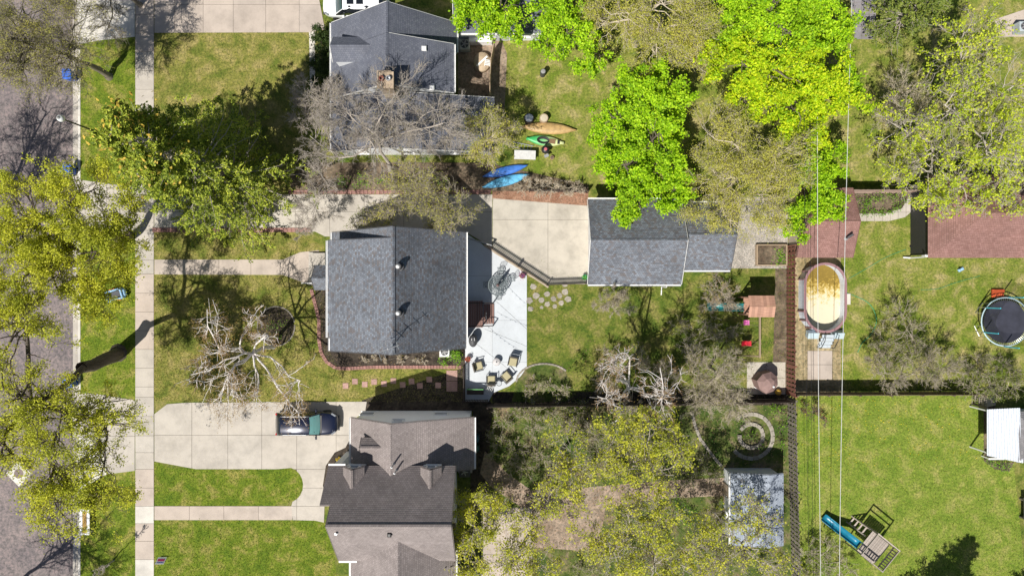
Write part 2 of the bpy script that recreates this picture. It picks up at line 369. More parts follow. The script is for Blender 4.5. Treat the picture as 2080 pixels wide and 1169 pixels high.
# road edge: gutter pans and kerb stones
gut = MB(); gut.sheet([(P(146, 0).x, -120), (KX, -120), (KX, 120), (P(146, 0).x, 120)], -0.15)
gp = struct('gutter', gut, JOINT)
m = MB(); m.cbox((0, 0, 0), (P(158, 0).x - P(146, 0).x - 0.004, 2.98, 0.06), 0.01); gme = m.mesh('gutter_slab', CONC); 
m = MB(); m.cbox((0, 0, 0), (KX2 - KX - 0.004, 2.98, 0.34), 0.03); kme = m.mesh('kerb_stone', CONC_W)
kp = MB(); kp.box(((KX + KX2) / 2, 0, -0.3), (0.14, 80, 0.2)); kerb = struct('kerb', kp, JOINT)
for i in range(-9, 10):
    link('gutter_slab', gme, gp, ((P(146, 0).x + KX) / 2, i * 3.0 + 0.7, -0.142))
    y = i * 3.0
    ap = any(P(0, b).y < y < P(0, a).y for a, b in ((-80, 82), (372, 475), (800, 968)))
    link('kerb_stone', kme, kerb, ((KX + KX2) / 2, y, -0.165 - (0.11 if ap else 0)))
# paving
ys = [-45, -8, 30, 68, 106, 144, 182, 220, 258, 296, 334, 372, 395, 430, 468, 508, 528, 556, 595, 633, 671, 709, 747, 785, 806, 845, 884, 918, 952, 990, 1027, 1062, 1098, 1135, 1172, 1210]
slabs('sidewalk', [(275, -45), (313, -45), (313, 1210), (275, 1210)], [275, 313], ys, lambda y: CONC_W if (1027 < y < 1062 or y > 1135) else (CONC_P if (y > 952 or y < 110 or 560 < y < 700) else CONC), 0.035, seed=4)
slabs('south_driveway', [(314, 840), (340, 820), (380, 817), (745, 815), (742, 835), (720, 850), (712, 900), (668, 935), (662, 960), (658, 1060), (640, 1056), (595, 1055), (592, 1027)] + arc(583, 984, 33, 36, 70, -75, 8) + [(560, 952), (400, 952), (314, 936)],
      [313, 390, 463, 532, 603, 683, 760], [810, 883, 952, 990, 1027, 1062], CONC, 0.03, seed=2)
slabs('south_walkway', [(314, 1027), (594, 1027), (594, 1055), (314, 1055)], [313, 385, 455, 525, 595], [1026, 1056], CONC_P, 0.03)
slabs('south_apron', [(160, 797), (200, 800), (274, 812), (274, 955), (220, 962), (175, 985), (160, 995)], [158, 217, 276], [790, 885, 1000], [CONC, CONC_W], 0.028, seed=5)
slabs('middle_apron', [(160, 365), (274, 380), (274, 472), (160, 480)], [158, 217, 276], [360, 425, 485], CONC, 0.028)
slabs('north_apron', [(155, -45), (274, -45), (274, 75), (205, 82), (160, 90)], [150, 215, 276], [-46, 20, 100], CONC_W, 0.028)
slabs('north_driveway', [(314, -45), (640, -45), (660, 60), (632, 66), (314, 67)], [313, 355, 413, 474, 540, 608, 680], [-46, 10, 68], CONC_P, 0.03, seed=3)
slabs('middle_driveway', [(314, 395), (1000, 395), (1000, 503), (945, 470), (940, 480), (660, 480), (640, 470), (314, 462)], [313, 385, 455, 525, 600, 670, 740, 820, 910, 1001], [390, 430, 505], CONC, 0.03, seed=6)
slabs('parking_pad', [(1001, 403), (1195, 418), (1195, 577), (1113, 577), (1001, 505)], [1000, 1113, 1200], [400, 446, 580], CONC_PAD, 0.031, seed=7)
slabs('front_walkway', [(314, 527), (575, 527), (610, 512), (648, 508), (648, 580), (622, 576), (575, 558), (314, 557)], [313, 380, 445, 510, 575, 650], [500, 590], CONC_P, 0.03, seed=1)
slabs('patio', [(945, 472), (988, 502), (1070, 556), (1070, 745), (1058, 763), (1035, 783), (1002, 797), (992, 815), (945, 815)], [944, 1000, 1072], [470, 560, 650, 735, 820], CONC_PATIO, 0.04, seed=1, gap=0.006)
slabs('garden_patio', [(978, 1030), (1080, 1030), (1080, 1230), (978, 1230)], [976, 1028, 1082], [1028, 1075, 1125, 1175, 1232], CONC_P, 0.03, seed=8)
slabs('north_house_walk', [(628, 66), (640, 62), (640, 180), (630, 180)], [626, 642], [60, 100, 140, 182], CONC_W, 0.028)
slabs('shed_patio', [(1517, 735), (1595, 735), (1595, 800), (1517, 800)], [1516, 1556, 1597], [734, 768, 802], CONC_PAD, 0.03, seed=9)
slabs('garden_curve_path', [(1745, 434), (1800, 433), (1832, 423), (1847, 396), (1862, 397), (1856, 425), (1838, 441), (1805, 449), (1745, 449)], [1744, 1760, 1776, 1792, 1808, 1824, 1840, 1865], [390, 412, 431, 452], CONC, 0.03, seed=11)
slabs('north_east_paving', [(1722, -45), (1783, -45), (1776, 80), (1735, 80)], [1720, 1735, 1750, 1765, 1785], [-45, -20, 5, 30, 55, 82], concrete('concrete_grey', (0.27, 0.255, 0.27), 0.08), 0.03, seed=12)
slabs('gate_paving', [(1640, 712), (1690, 712), (1690, 770), (1640, 770)], [1638, 1665, 1692], [710, 740, 772], CONC_P, 0.03, seed=13)
slabs('side_gate_paving', [(1988, 806), (2022, 803), (2022, 822), (1996, 828)], [1986, 2024], [800, 830], CONC_P, 0.03)
slabs('north_east_walk', [(2020, 40), (2140, 0), (2140, 75), (2030, 75)], [2019, 2080, 2142], [-2, 80], CONC_P, 0.03)
# stepping stones and single pavers
ss = Thing('stepping_stones', 'scattered flat grey stepping stones in the grass beside the patio', 'stones', P(1110, 600))
rr = random.Random(3)
for x, y, r in ((1075, 610, 8), (1089, 600, 7.5), (1083, 582, 7), (1100, 609, 6.5), (1111, 597, 6.5), (1112, 618, 6.5), (1124, 607, 6.5), (1137, 600, 6), (1127, 622, 5.5), (1140, 615, 6), (1154, 607, 7.5), (1100, 624, 4), (1078, 627, 6), (1148, 592, 7), (1147, 577, 7)):
    n = rr.randint(5, 7); a0 = rr.uniform(0, 6)
    m = MB(); m.prism([(r / SC * rr.uniform(0.8, 1.1) * math.cos(a0 + 6.283 * i / n), r / SC * rr.uniform(0.75, 1.1) * math.sin(a0 + 6.283 * i / n)) for i in range(n)], -0.03, 0.03)
    ss.piece('stone', m.mesh('stone', STONE), P(x, y, 0.01 + 0.003 * rr.random()))
sp = Thing('paver_path', 'row of square pinkish stepping pavers in grass along driveway', 'pavers', P(810, 780))
m = MB(); m.cbox((0, 0, 0), (0.44, 0.44, 0.06), 0.01); pme = m.mesh('paver', PAVER)
for x, y in ((702, 783), (721, 774), (741, 780), (760, 775), (780, 779), (799, 773), (818, 781), (836, 774), (853, 783), (872, 770), (890, 782), (712, 784)):
    if x == 712: continue
    sp.piece('paver', pme, P(x, y, 0.012), rr.uniform(-0.05, 0.05))
m = MB(); m.cbox((0, 0, 0), (0.85, 0.8, 0.06), 0.01)
for x, y in ((918, 762), (918, 784)): sp.piece('paver', m.mesh('paver', PAVER), P(x, y, 0.014))

TANK = concrete('tan_kerb', (0.42, 0.35, 0.27), 0.08)
def edging(name, label, pts, mat, step, size, z=0.03, cat='edging', closed=False):
    """individual bricks along a line"""
    W = [P(x, y) for x, y in pts]; t = Thing(name, label, cat, (W[0].x, W[0].y, 0))
    m = MB(); m.cbox((0, 0, 0), size, 0.012); me = m.mesh('brick', mat); r_ = random.Random(len(pts)); carry = 0
    for a, b in zip(W, W[1:]):
        d = b - a; L = d.length; ang = math.atan2(d.y, d.x); s_ = carry
        while s_ < L:
            p = a + d * (s_ / L); t.piece('brick', me, (p.x, p.y, z + r_.uniform(-0.008, 0.01)), ang + r_.uniform(-0.06, 0.06)); s_ += step
        carry = s_ - L
    return t
edging('brick_edging', 'red brick edging strip along the south side of the shared driveway', [(314, 467), (636, 467)], BRICK, 0.31, (0.29, 0.34, 0.08))
edging('brick_edging', 'red brick edging strip along the north side of the shared driveway', [(590, 390), (1000, 390)], BRICK, 0.31, (0.29, 0.32, 0.08))
edging('brick_edging', 'curved reddish brick border round the mulch bed of the front house', [(633, 590), (641, 620), (648, 650), (648, 690), (652, 715), (664, 735), (682, 747), (705, 748), (760, 745), (940, 745)], BRICK, 0.24, (0.22, 0.26, 0.08))
edging('stone_edging', 'thin pale stone ring round the oval bed on the front lawn', arc(561, 662, 38, 40, 0, 350, 30), STONE, 0.2, (0.19, 0.09, 0.07))
edging('stone_edging', 'curved stone border of the planting bed beside the patio corner', arc(1105, 775, 56, 37, 185, 320, 12), STONE, 0.26, (0.25, 0.14, 0.12))
edging('stone_edging', 'long curved line of pale stones at the garden path edge', [(1405, 838), (1412, 865), (1422, 890), (1440, 915), (1458, 938), (1468, 948)], STONE, 0.42, (0.40, 0.22, 0.12), 0.04)
edging('stone_edging', 'tan kerb strip along the foot of the patio picket fence', [(990, 502), (1108, 579)], TANK, 0.6, (0.59, 0.16, 0.10), 0.05)
edging('stone_ring', 'outer stone ring of the round spiral garden', arc(1525, 885, 44, 45, -120, 135, 22), STONE, 0.42, (0.40, 0.30, 0.12), 0.04, 'garden ring')
edging('stone_ring', 'inner stone ring of the round spiral garden', arc(1525, 884, 24, 24, -140, 190, 18), STONE, 0.36, (0.35, 0.28, 0.2), 0.08, 'garden ring')
# ------------------------------------------------------------------ buildings
def slope_mb(a, b, c, d, course=0.15, th=0.10):
    """shingled roof plane: eave a->b, ridge c above b, d above a; stepped courses; returns verts, faces, uvs"""
    a, b, c, d = [Vector(p) for p in (a, b, c, d)]
    nrm = (b - a).cross(d - a)
    if nrm.length < 1e-6: nrm = (b - a).cross(c - a)
    nrm.normalize()
    if nrm.z < 0: nrm = -nrm
    L = max((d - a).length, (c - b).length); n = max(2, int(L / course)); st = 0.014
    ex = (b - a).normalized(); ey = nrm.cross(ex)
    V, F, U = [], [], []
    for i in range(n):
        t0, t1 = i / n, (i + 1) / n
        p = [a.lerp(d, t0) + nrm * st, b.lerp(c, t0) + nrm * st, b.lerp(c, t1), a.lerp(d, t1), a.lerp(d, t0), b.lerp(c, t0)]
        o = len(V); V += p; F += [(o, o + 1, o + 2, o + 3), (o + 4, o + 5, o + 1, o)]
    o = len(V); low = [p - nrm * th for p in (a, b, c, d)]; V += [a, b, c, d] + low
    F += [(o + 7, o + 6, o + 5, o + 4), (o, o + 1, o + 5, o + 4), (o + 1, o + 2, o + 6, o + 5), (o + 2, o + 3, o + 7, o + 6), (o + 3, o, o + 4, o + 7)]
    U = [((p - a).dot(ex), (p - a).dot(ey)) for p in V]
    return V, F, U
def slope(T, a, b, c, d, mat, name='roof_slope', parent=None):
    V, F, U = slope_mb(a, b, c, d)
    me = bpy.data.meshes.new(name); me.from_pydata([tuple(p - T.loc) for p in V], [], F)
    uv = me.uv_layers.new(name='UVMap')
    for lp in me.loops: uv.data[lp.index].uv = U[lp.vertex_index]
    me.materials.append(mat); me.update()
    return link(name, me, parent or T.o)
def prof_block(T, axis, prof, q0, q1, wallmat, roofmat, over=10, gut=(True, True), z0=0.0, base=True, endover=8, ridgecap=True, rake=None):
    """house block: cross profile [(pos, height)...] in plan px, extruded from q0 to q1 along the other axis"""
    def W(p, q, h): return Q(p, q, h) if axis == 'y' else Q(q, p, h)
    o = 0.10
    # walls: inset profile
    pl, pr = prof[0][0] + over, prof[-1][0] - over
    def hat(p):
        for (p0, h0), (p1, h1) in zip(prof, prof[1:]):
            if p0 <= p <= p1: return h0 + (h1 - h0) * (p - p0) / (p1 - p0)
    inner = [(pl, hat(pl) - o - 0.01)] + [(p, h - o - 0.01) for p, h in prof[1:-1]] + [(pr, hat(pr) - o - 0.01)]
    m = MB(); a, b = q0 + endover, q1 - endover
    ring = [W(pl, a, z0)] + [W(p, a, h) for p, h in inner] + [W(pr, a, z0)]
    m.ext(ring, W(pl, b, z0) - W(pl, a, z0)); T.part('wall', m, wallmat, w=True)
    for k, ((p0, h0), (p1, h1)) in enumerate(zip(prof, prof[1:])):
        if h1 >= h0: slope(T, W(p0, q0, h0), W(p0, q1, h0), W(p1, q1, h1), W(p1, q0, h1), roofmat)
        else: slope(T, W(p1, q0, h1), W(p1, q1, h1), W(p0, q1, h0), W(p0, q0, h0), roofmat)
    for k, (p, h) in enumerate((prof[0], prof[-1])):
        if gut[k]:
            sgn = -1 if k == 0 else 1
            c0, c1 = W(p + sgn * 1.6, q0, h - 0.07), W(p + sgn * 1.6, q1, h - 0.07)
            m = MB(); d = c1 - c0; ang = math.atan2(d.y, d.x)
            m.box((c0 + c1) / 2 + Vector((0, 0, -0.03)), (d.length, 0.11, 0.05), ang)
            n = Vector((-d.y, d.x, 0)).normalized() * 0.05
            for s_ in (-1, 1): m.box((c0 + c1) / 2 + n * s_ + Vector((0, 0, 0.02)), (d.length, 0.016, 0.11), ang)
            T.part('gutter', m, WHITE, w=True)
    if ridgecap:
        k = max(range(len(prof)), key=lambda i: prof[i][1]); p, h = prof[k]
        a_, b_ = W(p, q0, h + 0.015), W(p, q1, h + 0.015); m = MB()
        d = b_ - a_; n = Vector((-d.y, d.x, 0)).normalized() * 0.13
        m.add([a_ + n - Vector((0, 0, 0.07)), a_ + Vector((0, 0, .015)), a_ - n - Vector((0, 0, 0.07)), b_ + n - Vector((0, 0, 0.07)), b_ + Vector((0, 0, .015)), b_ - n - Vector((0, 0, 0.07))], [(0, 1, 4, 3), (1, 2, 5, 4)])
        me = m.mesh('ridge_cap', roofmat, off=T.loc); uv = me.uv_layers.new(name='UVMap')
        for lp in me.loops: v = me.vertices[lp.vertex_index].co; uv.data[lp.index].uv = (v.x + 0.4 * v.z, v.y)
        link('ridge_cap', me, T.o)
    # rake boards on the gable ends
    for q in (q0, q1):
        m = MB()
        for (p0, h0), (p1, h1) in zip(prof, prof[1:]):
            s_ = -1 if q == q0 else 1
            a_, b_ = W(p0, q + s_ * 0.8, h0 - 0.02), W(p1, q + s_ * 0.8, h1 - 0.02); dn = Vector((0, 0, -0.16))
            th = W(p0, q, 0) - W(p0, q + s_ * 0.7, 0)
            m.ext([a_, b_, b_ + dn, a_ + dn], -th)
        T.part('rake_board', m, rake or WHITE, w=True)
def window(T, c, n, w=0.9, h=1.1, name='window'):
    """window set in a wall: frame proud of the wall, pane, sill; c = world centre, n = outward normal in plan"""
    n = Vector((n[0], n[1], 0)).normalized(); ang = math.atan2(n.y, n.x) + math.pi / 2; c = Vector(c)
    t = Vector((-n.y, n.x, 0)); m = MB()
    for s_ in (-1, 1):
        m.box(c + t * s_ * (w / 2 - 0.04) + n * 0.03, (0.08, 0.09, h), ang); m.box(c + Vector((0, 0, s_ * (h / 2 - 0.04))) + n * 0.03, (w - 0.17, 0.088, 0.08), ang)
    m.box(c + n * 0.025, (w - 0.17, 0.05, 0.05), ang)
    f = T.part(name, m, WHITE, w=True)
    p = MB(); p.box(c + n * 0.012, (w - 0.17, 0.02, h - 0.17), ang); T.part('pane', p, PANE, parent=f, w=True)
    p = MB(); p.box(c + n * 0.08 - Vector((0, 0, h / 2 + 0.03)), (w + 0.1, 0.16, 0.05), ang); T.part('sill', p, WHITE, parent=f, w=True)
def door(T, c, n, w=0.95, h=2.05, col=(0.25, 0.06, 0.05)):
    n = Vector((n[0], n[1], 0)).normalized(); ang = math.atan2(n.y, n.x) + math.pi / 2; c = Vector((c[0], c[1], h / 2 + 0.05)); t = Vector((-n.y, n.x, 0))
    m = MB(); m.box(c + n * 0.03, (w, 0.06, h), ang)
    for z in (-0.5, 0.45): m.box(c + n * 0.065 + Vector((0, 0, z)), (w * 0.6, 0.02, h * 0.3), ang)
    d = T.part('door', m, flat('door_paint_%.2f' % col[0], col, 0.4), w=True)
    k = MB(); k.lathe(c + n * 0.09 + t * w * 0.38, [(0.001, -0.03), (0.035, -0.02), (0.035, 0.02), (0.001, 0.03)], 8); T.part('handle', k, STEEL, parent=d, w=True)
def vent_pipe(T, x, y, h, r=0.13, ht=0.45, cap=WHITE):
    p = P(x, y, h + ht); m = MB(); m.lathe((p.x, p.y, 0), [(r * 1.6, h - 0.15), (r * 1.5, h + 0.03), (r, h + 0.06), (r, h + ht), (r * 0.6, h + ht), (r * 0.55, h + ht * 0.6)], 14)
    v = T.part('roof_vent', m, DGREY if r > 0.1 else STEEL, w=True)
    m = MB(); m.lathe((p.x, p.y, 0), [(r * 0.62, h + ht - 0.03), (r * 0.62, h + ht + 0.04), (r * 0.3, h + ht + 0.10), (0.01, h + ht + 0.11)], 14); T.part('vent_cap', m, cap, parent=v, w=True)
def box_vent(T, c, s=(0.4, 0.4, 0.16), mat=WHITE, tilt=0.0):
    m = MB(); m.cbox(c, s, 0.05); T.part('roof_vent', m, mat, w=True)

# --- centre house
RK = flat('dark_rake', (0.10, 0.10, 0.11), 0.7)
H1 = Thing('house', 'house with blue-brown shingle roof and two round vents at the centre', 'house', Q(-220, 8))
prof_block(H1, 'y', [(-339, 4.0), (-202, 9.0), (-86, 4.3)], -104, -85, SIDING, R_CENTER, gut=(True, True), endover=5, rake=RK)
prof_block(H1, 'y', [(-331, 6.3), (-202, 9.0), (-86, 4.3)], -85, 89, SIDING, R_CENTER, over=7, rake=RK, endover=0.5)
prof_block(H1, 'y', [(-326, 6.4), (-202, 9.0), (-86, 4.3)], 89, 112.5, SIDING, R_CENTER, gut=(True, True), over=5, rake=RK)
vent_pipe(H1, 808, 541, 8.55, 0.2, 0.6); vent_pipe(H1, 808, 636, 8.55, 0.2, 0.6)
for y in (-55, 20, 70):
    window(H1, Q(-324, y, 1.7), (-1, 0), 1.5, 1.2); window(H1, Q(-324, y, 4.6), (-1, 0), 1.2, 1.1)
for y in (-60, 60): window(H1, Q(-93, y, 2.0), (1, 0), 1.2, 1.1)
for x in (-290, -150): window(H1, Q(x, 104.5, 1.7), (0, -1), 1.1, 1.2)
window(H1, Q(-202, 104.5, 6.0), (0, -1), 0.9, 1.1); window(H1, Q(-180, -99, 1.7), (0, 1), 1.1, 1.1); window(H1, Q(-202, -99, 6.0), (0, 1), 0.9, 1.1)
door(H1, Q(-96, 45), (1, 0)); door(H1, Q(-324, -30), (-1, 0), col=(0.10, 0.12, 0.2))
prof_block(H1, 'x', [(-44, 2.5), (-18, 3.35), (4, 2.55)], -382, -318, SIDING, R_CENTER, gut=(False, False), over=6, endover=5, z0=2.35, rake=RK)
m = MB(); pp = [Q(-378, -38), Q(-378, -2)]
for p in pp: m.box((p.x, p.y, 1.22), (0.14, 0.14, 2.36))
H1.part('porch_post', m, WHITE, w=True)
m = MB(); a, b = P(622, 575), P(650, 575); c_ = (a + b) / 2
m.box((c_.x, c_.y, 0.92), (b.x - a.x + 0.2, 0.07, 0.07)); m.box((c_.x, c_.y, 0.25), (b.x - a.x, 0.05, 0.05))
for i in range(9): x = a.x + (b.x - a.x) * i / 8; m.box((x, a.y, 0.57), (0.035, 0.035, 0.62))
H1.part('porch_railing', m, WHITE, w=True)
m = MB(); m.prism(poly_px([(628, 512), (660, 512), (660, 578), (628, 578)]), 0.03, 0.16); m.prism(poly_px([(636, 514), (662, 514), (662, 576), (636, 576)]), 0.16, 0.3)
H1.part('porch_step', m, CONC, w=True)
m = MB(); m.box(P(905, 713, 0.06) , (0.95, 0.95, 0.12)); H1.part('equipment_pad', m, CONC, w=True)
# tv antenna
ANT = Thing('roof_antenna', 'thin metal television antenna on the centre house roof ridge', 'antenna', P(797, 704, 8.85))
m = MB(); b0 = P(797, 704, 8.85); m.tube([b0 + Vector((0, 0, -0.1)), b0 + Vector((0, 0, 1.7))], 0.03, 6); ANT.part('mast', m, STEEL, w=True)
m = MB(); t0 = b0 + Vector((0, 0, 1.6)); m.tube([t0 + Vector((-0.7, -0.25, 0)), t0 + Vector((0.7, 0.25, 0))], 0.022, 5); ANT.part('boom', m, STEEL, w=True)
for i in range(5):
    q = t0 + Vector((-0.6 + 0.3 * i, -0.22 + 0.11 * i, 0.02)); d = Vector((-0.25, 0.7, 0)) * (0.75 - 0.09 * i); m = MB(); m.tube([q - d, q + d], 0.015, 4); ANT.part('element', m, STEEL, w=True)
# air conditioner
def air_con(label, x, y, s=0.75, h=0.75, mat=WHITE):
    p = P(x, y); t = Thing('air_conditioner', label, 'air conditioner', (p.x, p.y, 0.0)); m = MB(); m.cbox((0, 0, h / 2 + 0.12), (s, s, h), 0.04); t.part('housing', m, mat)
    m = MB(); m.lathe((0, 0, 0), [(s * 0.4, h + 0.12), (s * 0.4, h + 0.135), (0.02, h + 0.14)], 20); g = t.part('fan_grille', m, DGREY)
    m = MB()
    for i in range(5): m.box((s * 0.19 * math.cos(i * 1.2566), s * 0.19 * math.sin(i * 1.2566), h + 0.15), (s * 0.36, 0.09, 0.012), i * 1.2566, 0.3)
    t.part('fan_blade', m, GREY, parent=g)
air_con('white air conditioner unit beside the south wall of the centre house', 905, 712)

# --- garage of the centre lot
H2 = Thing('garage', 'detached garage with grey shingle roof beside the concrete pad', 'garage', Q(260, -88))
prof_block(H2, 'x', [(-171, 2.6), (-89, 4.55), (-6.5, 2.6)], 147, 327, SIDING, R_CENTER)
prof_block(H2, 'x', [(-165, 2.5), (-100, 4.05), (-34, 2.5)], 326, 423, SIDING, R_CENTER, endover=6, rake=RK)
m = MB(); gd = Q(155.5, -88, 1.15); m.box(gd + Vector((-0.01, 0, 0)), (0.05, 4.6, 2.2)); dd = H2.part('garage_door', m, WHITE, w=True)
for i in range(3): m = MB(); m.box(gd + Vector((-0.04, 0, -0.55 + 0.55 * i)), (0.03, 4.4, 0.04)); H2.part('panel_seam', m, GREY, parent=dd, w=True)
window(H2, Q(200, -16.4, 1.5), (0, -1)); window(H2, Q(415.6, -90, 1.5), (1, 0)); door(H2, Q(290, -16.4), (0, -1), col=(0.6, 0.6, 0.58))
m = MB(); a = P(1356, 579, 2.3); m.tube([a, a + Vector((0, -0.15, -0.5)), (a.x, a.y - 0.12, 0.25), (a.x, a.y - 0.75, 0.12)], 0.045, 6); H2.part('downspout', m, WHITE, w=True)

# --- north house
H3 = Thing('house', 'slate grey roofed house with brick chimney at the top edge', 'house', Q(-220, -400))
prof_block(H3, 'y', [(-347, 3.0), (-223, 6.8), (-106, 3.0)], -508, -452, SIDING, R_TOP, ridgecap=True)
prof_block(H3, 'y', [(-347, 3.0), (-223, 6.8), (-212, 6.55), (-108, 4.55)], -453, -364, SIDING, R_TOP)
prof_block(H3, 'y', [(-347, 3.0), (-235, 4.5), (-34, 2.75)], -366, -262, SIDING, R_TOP, gut=(True, False), over=8)
H3.part('chimney', MB().box(P(783, 163, 7.3) + Vector((0, 0, -1.1)), (0.95, 0.95, 3.4)).box(P(783, 163, 8.0) + Vector((0, 0, 0.0)), (1.1, 1.1, 0.16)), flat('buff_brick', (0.40, 0.31, 0.22), 0.9, 0, 0.3, 8), w=True)
fl = H3.o.children[-1]
c0 = P(783, 163, 8.0)
for dx, mt in ((-0.23, flat('clay_flue', (0.25, 0.08, 0.05))), (0.23, STEEL)):
    m = MB(); m.lathe((c0.x + dx, c0.y + 0.05, 8.05), [(0.17, 0), (0.17, 0.3), (0.11, 0.3), (0.11, 0.05)], 12); H3.part('flue', m, mt, parent=fl, w=True)
box_vent(H3, P(862, 100, 5.45), (0.34, 0.34, 0.5)); box_vent(H3, P(878, 180, 5.2), (0.34, 0.34, 0.45))
# west dormer on the north house
prof_block(H3, 'x', [(-462, 5.0), (-440, 5.75), (-416, 5.0)], -330, -252, SIDING, R_TOP, gut=(False, False), over=3, endover=3, z0=3.4)
window(H3, Q(-327.2, -439, 4.5), (-1, 0), 0.8, 0.75)
for x in (-300, -200, -110): window(H3, Q(x, -269.6, 1.5), (0, -1), 1.1, 1.0)
window(H3, Q(-339, -480, 1.6), (-1, 0)); window(H3, Q(-118.2, -410, 3.2), (1, 0), 1.2, 1.0); door(H3, Q(-118.2, -385), (1, 0), col=(0.5, 0.5, 0.5))
# garage behind the north house
H4 = Thing('garage', 'grey roofed garage mostly hidden by lime trees at the top edge', 'garage', Q(-20, -540))
prof_block(H4, 'x', [(-640, 2.6), (-570, 4.0), (-492, 2.6)], -112, 65, SIDING, R_TOP, endover=6)
door(H4, Q(-20, -502.3), (0, -1), col=(0.55, 0.56, 0.58)); window(H4, Q(25, -502.3, 1.5), (0, -1))

# --- south house
H5 = Thing('house', 'taupe roofed house with two small dormers at the bottom edge', 'house', Q(-220, 400))
RKB = flat('taupe_rake', (0.22, 0.19, 0.18), 0.7)
prof_block(H5, 'y', [(-307, 3.4), (-220, 5.8), (-177, 5.0), (-72, 3.3)], 247, 345, SIDING, R_BOT, gut=(True, True), endover=2, rake=RKB)
prof_block(H5, 'y', [(-262, 4.64), (-220, 5.8), (-177, 5.0)], 344, 368, SIDING, R_BOT, gut=(False, False), endover=2, rake=RKB, ridgecap=False)
prof_block(H5, 'x', [(326, 5.2), (407, 8.6), (500, 5.2)], -318, -104, SIDING, R_BOT, gut=(False, False), rake=RKB, over=7)
slope(H5, Q(-337, 326, 5.2), Q(-318, 326, 5.2), Q(-318, 380, 7.467), Q(-337, 380, 7.467), R_BOT)
m = MB(); m.box(Q(-328, 358, 2.6), (0.5, 2.1, 5.2)); H5.part('wall', m, SIDING, w=True)
for a, b, z in (((-337, 324), (-306, 324), 5.14), ((-318, 502), (-285, 502), 5.14)):
    c0, c1 = Q(*a, z), Q(*b, z); m = MB(); m.box((c0 + c1) / 2, ((c1 - c0).length, 0.12, 0.12)); H5.part('gutter', m, WHITE, w=True)
m = MB(); c0, c1 = Q(-319.5, 425, 5.2), Q(-319.5, 488, 5.2); m.box((c0 + c1) / 2, (0.10, 2.4, 0.14)); H5.part('gutter', m, WHITE, w=True)
prof_block(H5, 'y', [(-301, 4.4), (-201, 7.2), (-105, 4.4)], 440, 640, SIDING, R_BOT, gut=(False, True), rake=RKB)
m = MB(); c0, c1 = Q(-302.5, 502, 4.33), Q(-302.5, 640, 4.33); m.box((c0 + c1) / 2, (0.12, 5.3, 0.12)); H5.part('gutter', m, WHITE, w=True)
for xc in (-287, -147):
    prof_block(H5, 'y', [(xc - 19, 5.75), (xc, 6.55), (xc + 19, 5.75)], 325, 369, SIDING, R_BOT, gut=(False, False), over=2.5, endover=1.5, z0=4.6, rake=RKB)
    window(H5, Q(xc, 326.5, 5.65), (0, 1), 0.7, 0.75, 'dormer_window')
prof_block(H5, 'x', [(277, 4.7), (293, 5.3), (309, 4.7)], -279, -236, SIDING, R_BOT, gut=(False, False), over=2.5, endover=2, z0=3.6, rake=RKB)
window(H5, Q(-277, 293, 4.5), (-1, 0), 0.5, 0.5)
window(H5, Q(-213, 249, 4.4), (0, 1), 0.8, 0.55)
for x in (-285, -140): window(H5, Q(x, 249, 1.5), (0, 1), 1.1, 1.0)
m = MB(); g = Q(-297, 295, 1.15); m.box(g + Vector((-0.03, 0, 0)), (0.05, 2.6, 2.2)); H5.part('garage_door', m, WHITE, w=True)
door(H5, Q(-314, 430), (-1, 0)); window(H5, Q(-314, 470, 2.6), (-1, 0)); window(H5, Q(-112, 400, 2.6), (1, 0))
vent_pipe(H5, 795, 949, 5.75, 0.06, 0.9); vent_pipe(H5, 801, 961, 5.7, 0.06, 0.8); vent_pipe(H5, 682, 1084, 8.0, 0.08, 0.3)
box_vent(H5, P(791, 1085, 8.0), (0.26, 0.26, 0.3), BLACK)
m = MB(); m.box(Q(-288, 600, 2.7), (1.6, 3.0, 0.12)); H5.part('porch_roof', m, SIDING, w=True)
m = MB(); m.box(P(945, 945, 0.06), (1.1, 1.1, 0.12)); H5.part('equipment_pad', m, CONC, w=True)
air_con('dark air conditioner unit in the shade behind the south house', 945, 952, 0.8, 0.75, DGREY)

# --- red-brown shed and hip roofed house on the right
H6 = Thing('shed', 'red-brown roofed shed beside the oval pool', 'shed', Q(600, -127))
prof_block(H6, 'x', [(-195, 2.2), (-127, 3.35), (-59, 2.2)], 555, 664, flat('tan_siding', (0.45, 0.38, 0.3)), R_RED, gut=(False, False), over=7, endover=6, rake=flat('red_rake', (0.2, 0.1, 0.085)))
door(H6, Q(610, -66.5), (0, -1), col=(0.35, 0.3, 0.25)); window(H6, Q(657.8, -127, 1.3), (1, 0), 0.7, 0.7)
H7 = Thing('house', 'red-brown hip roofed house at the right edge', 'house', Q(900, -140))
m = MB(); A = [Q(809, -210), Q(1010, -210), Q(1010, -66), Q(809, -66)]; m.prism([(p.x, p.y) for p in A], 0, 2.7); H7.part('wall', m, flat('near_black_wall', (0.03, 0.03, 0.032), 0.7), w=True)  # all walls of the hip roofed house in one even near-black
e0, e1, e2, e3 = Q(801, -218, 2.8), Q(1020, -218, 2.8), Q(1020, -58, 2.8), Q(801, -58, 2.8); r0, r1 = Q(876, -138, 4.9), Q(950, -138, 4.9)
slope(H7, e3, e2, r1, r0, R_RED); slope(H7, e0, e3, r0, r0, R_RED); slope(H7, e1, e0, r0, r1, R_RED); slope(H7, e2, e1, r1, r1, R_RED)
for x in (840, 920): window(H7, Q(x, -66, 1.6), (0, -1), 1.2, 1.1)
m = MB(); a = Q(800, -62, 2.6); m.tube([a, a + Vector((0.2, -0.05, -0.4)), (a.x + 0.2, a.y - 0.05, 0.3), (a.x - 0.3, a.y, 0.15)], 0.06, 6); H7.part('downspout', m, WHITE, w=True)
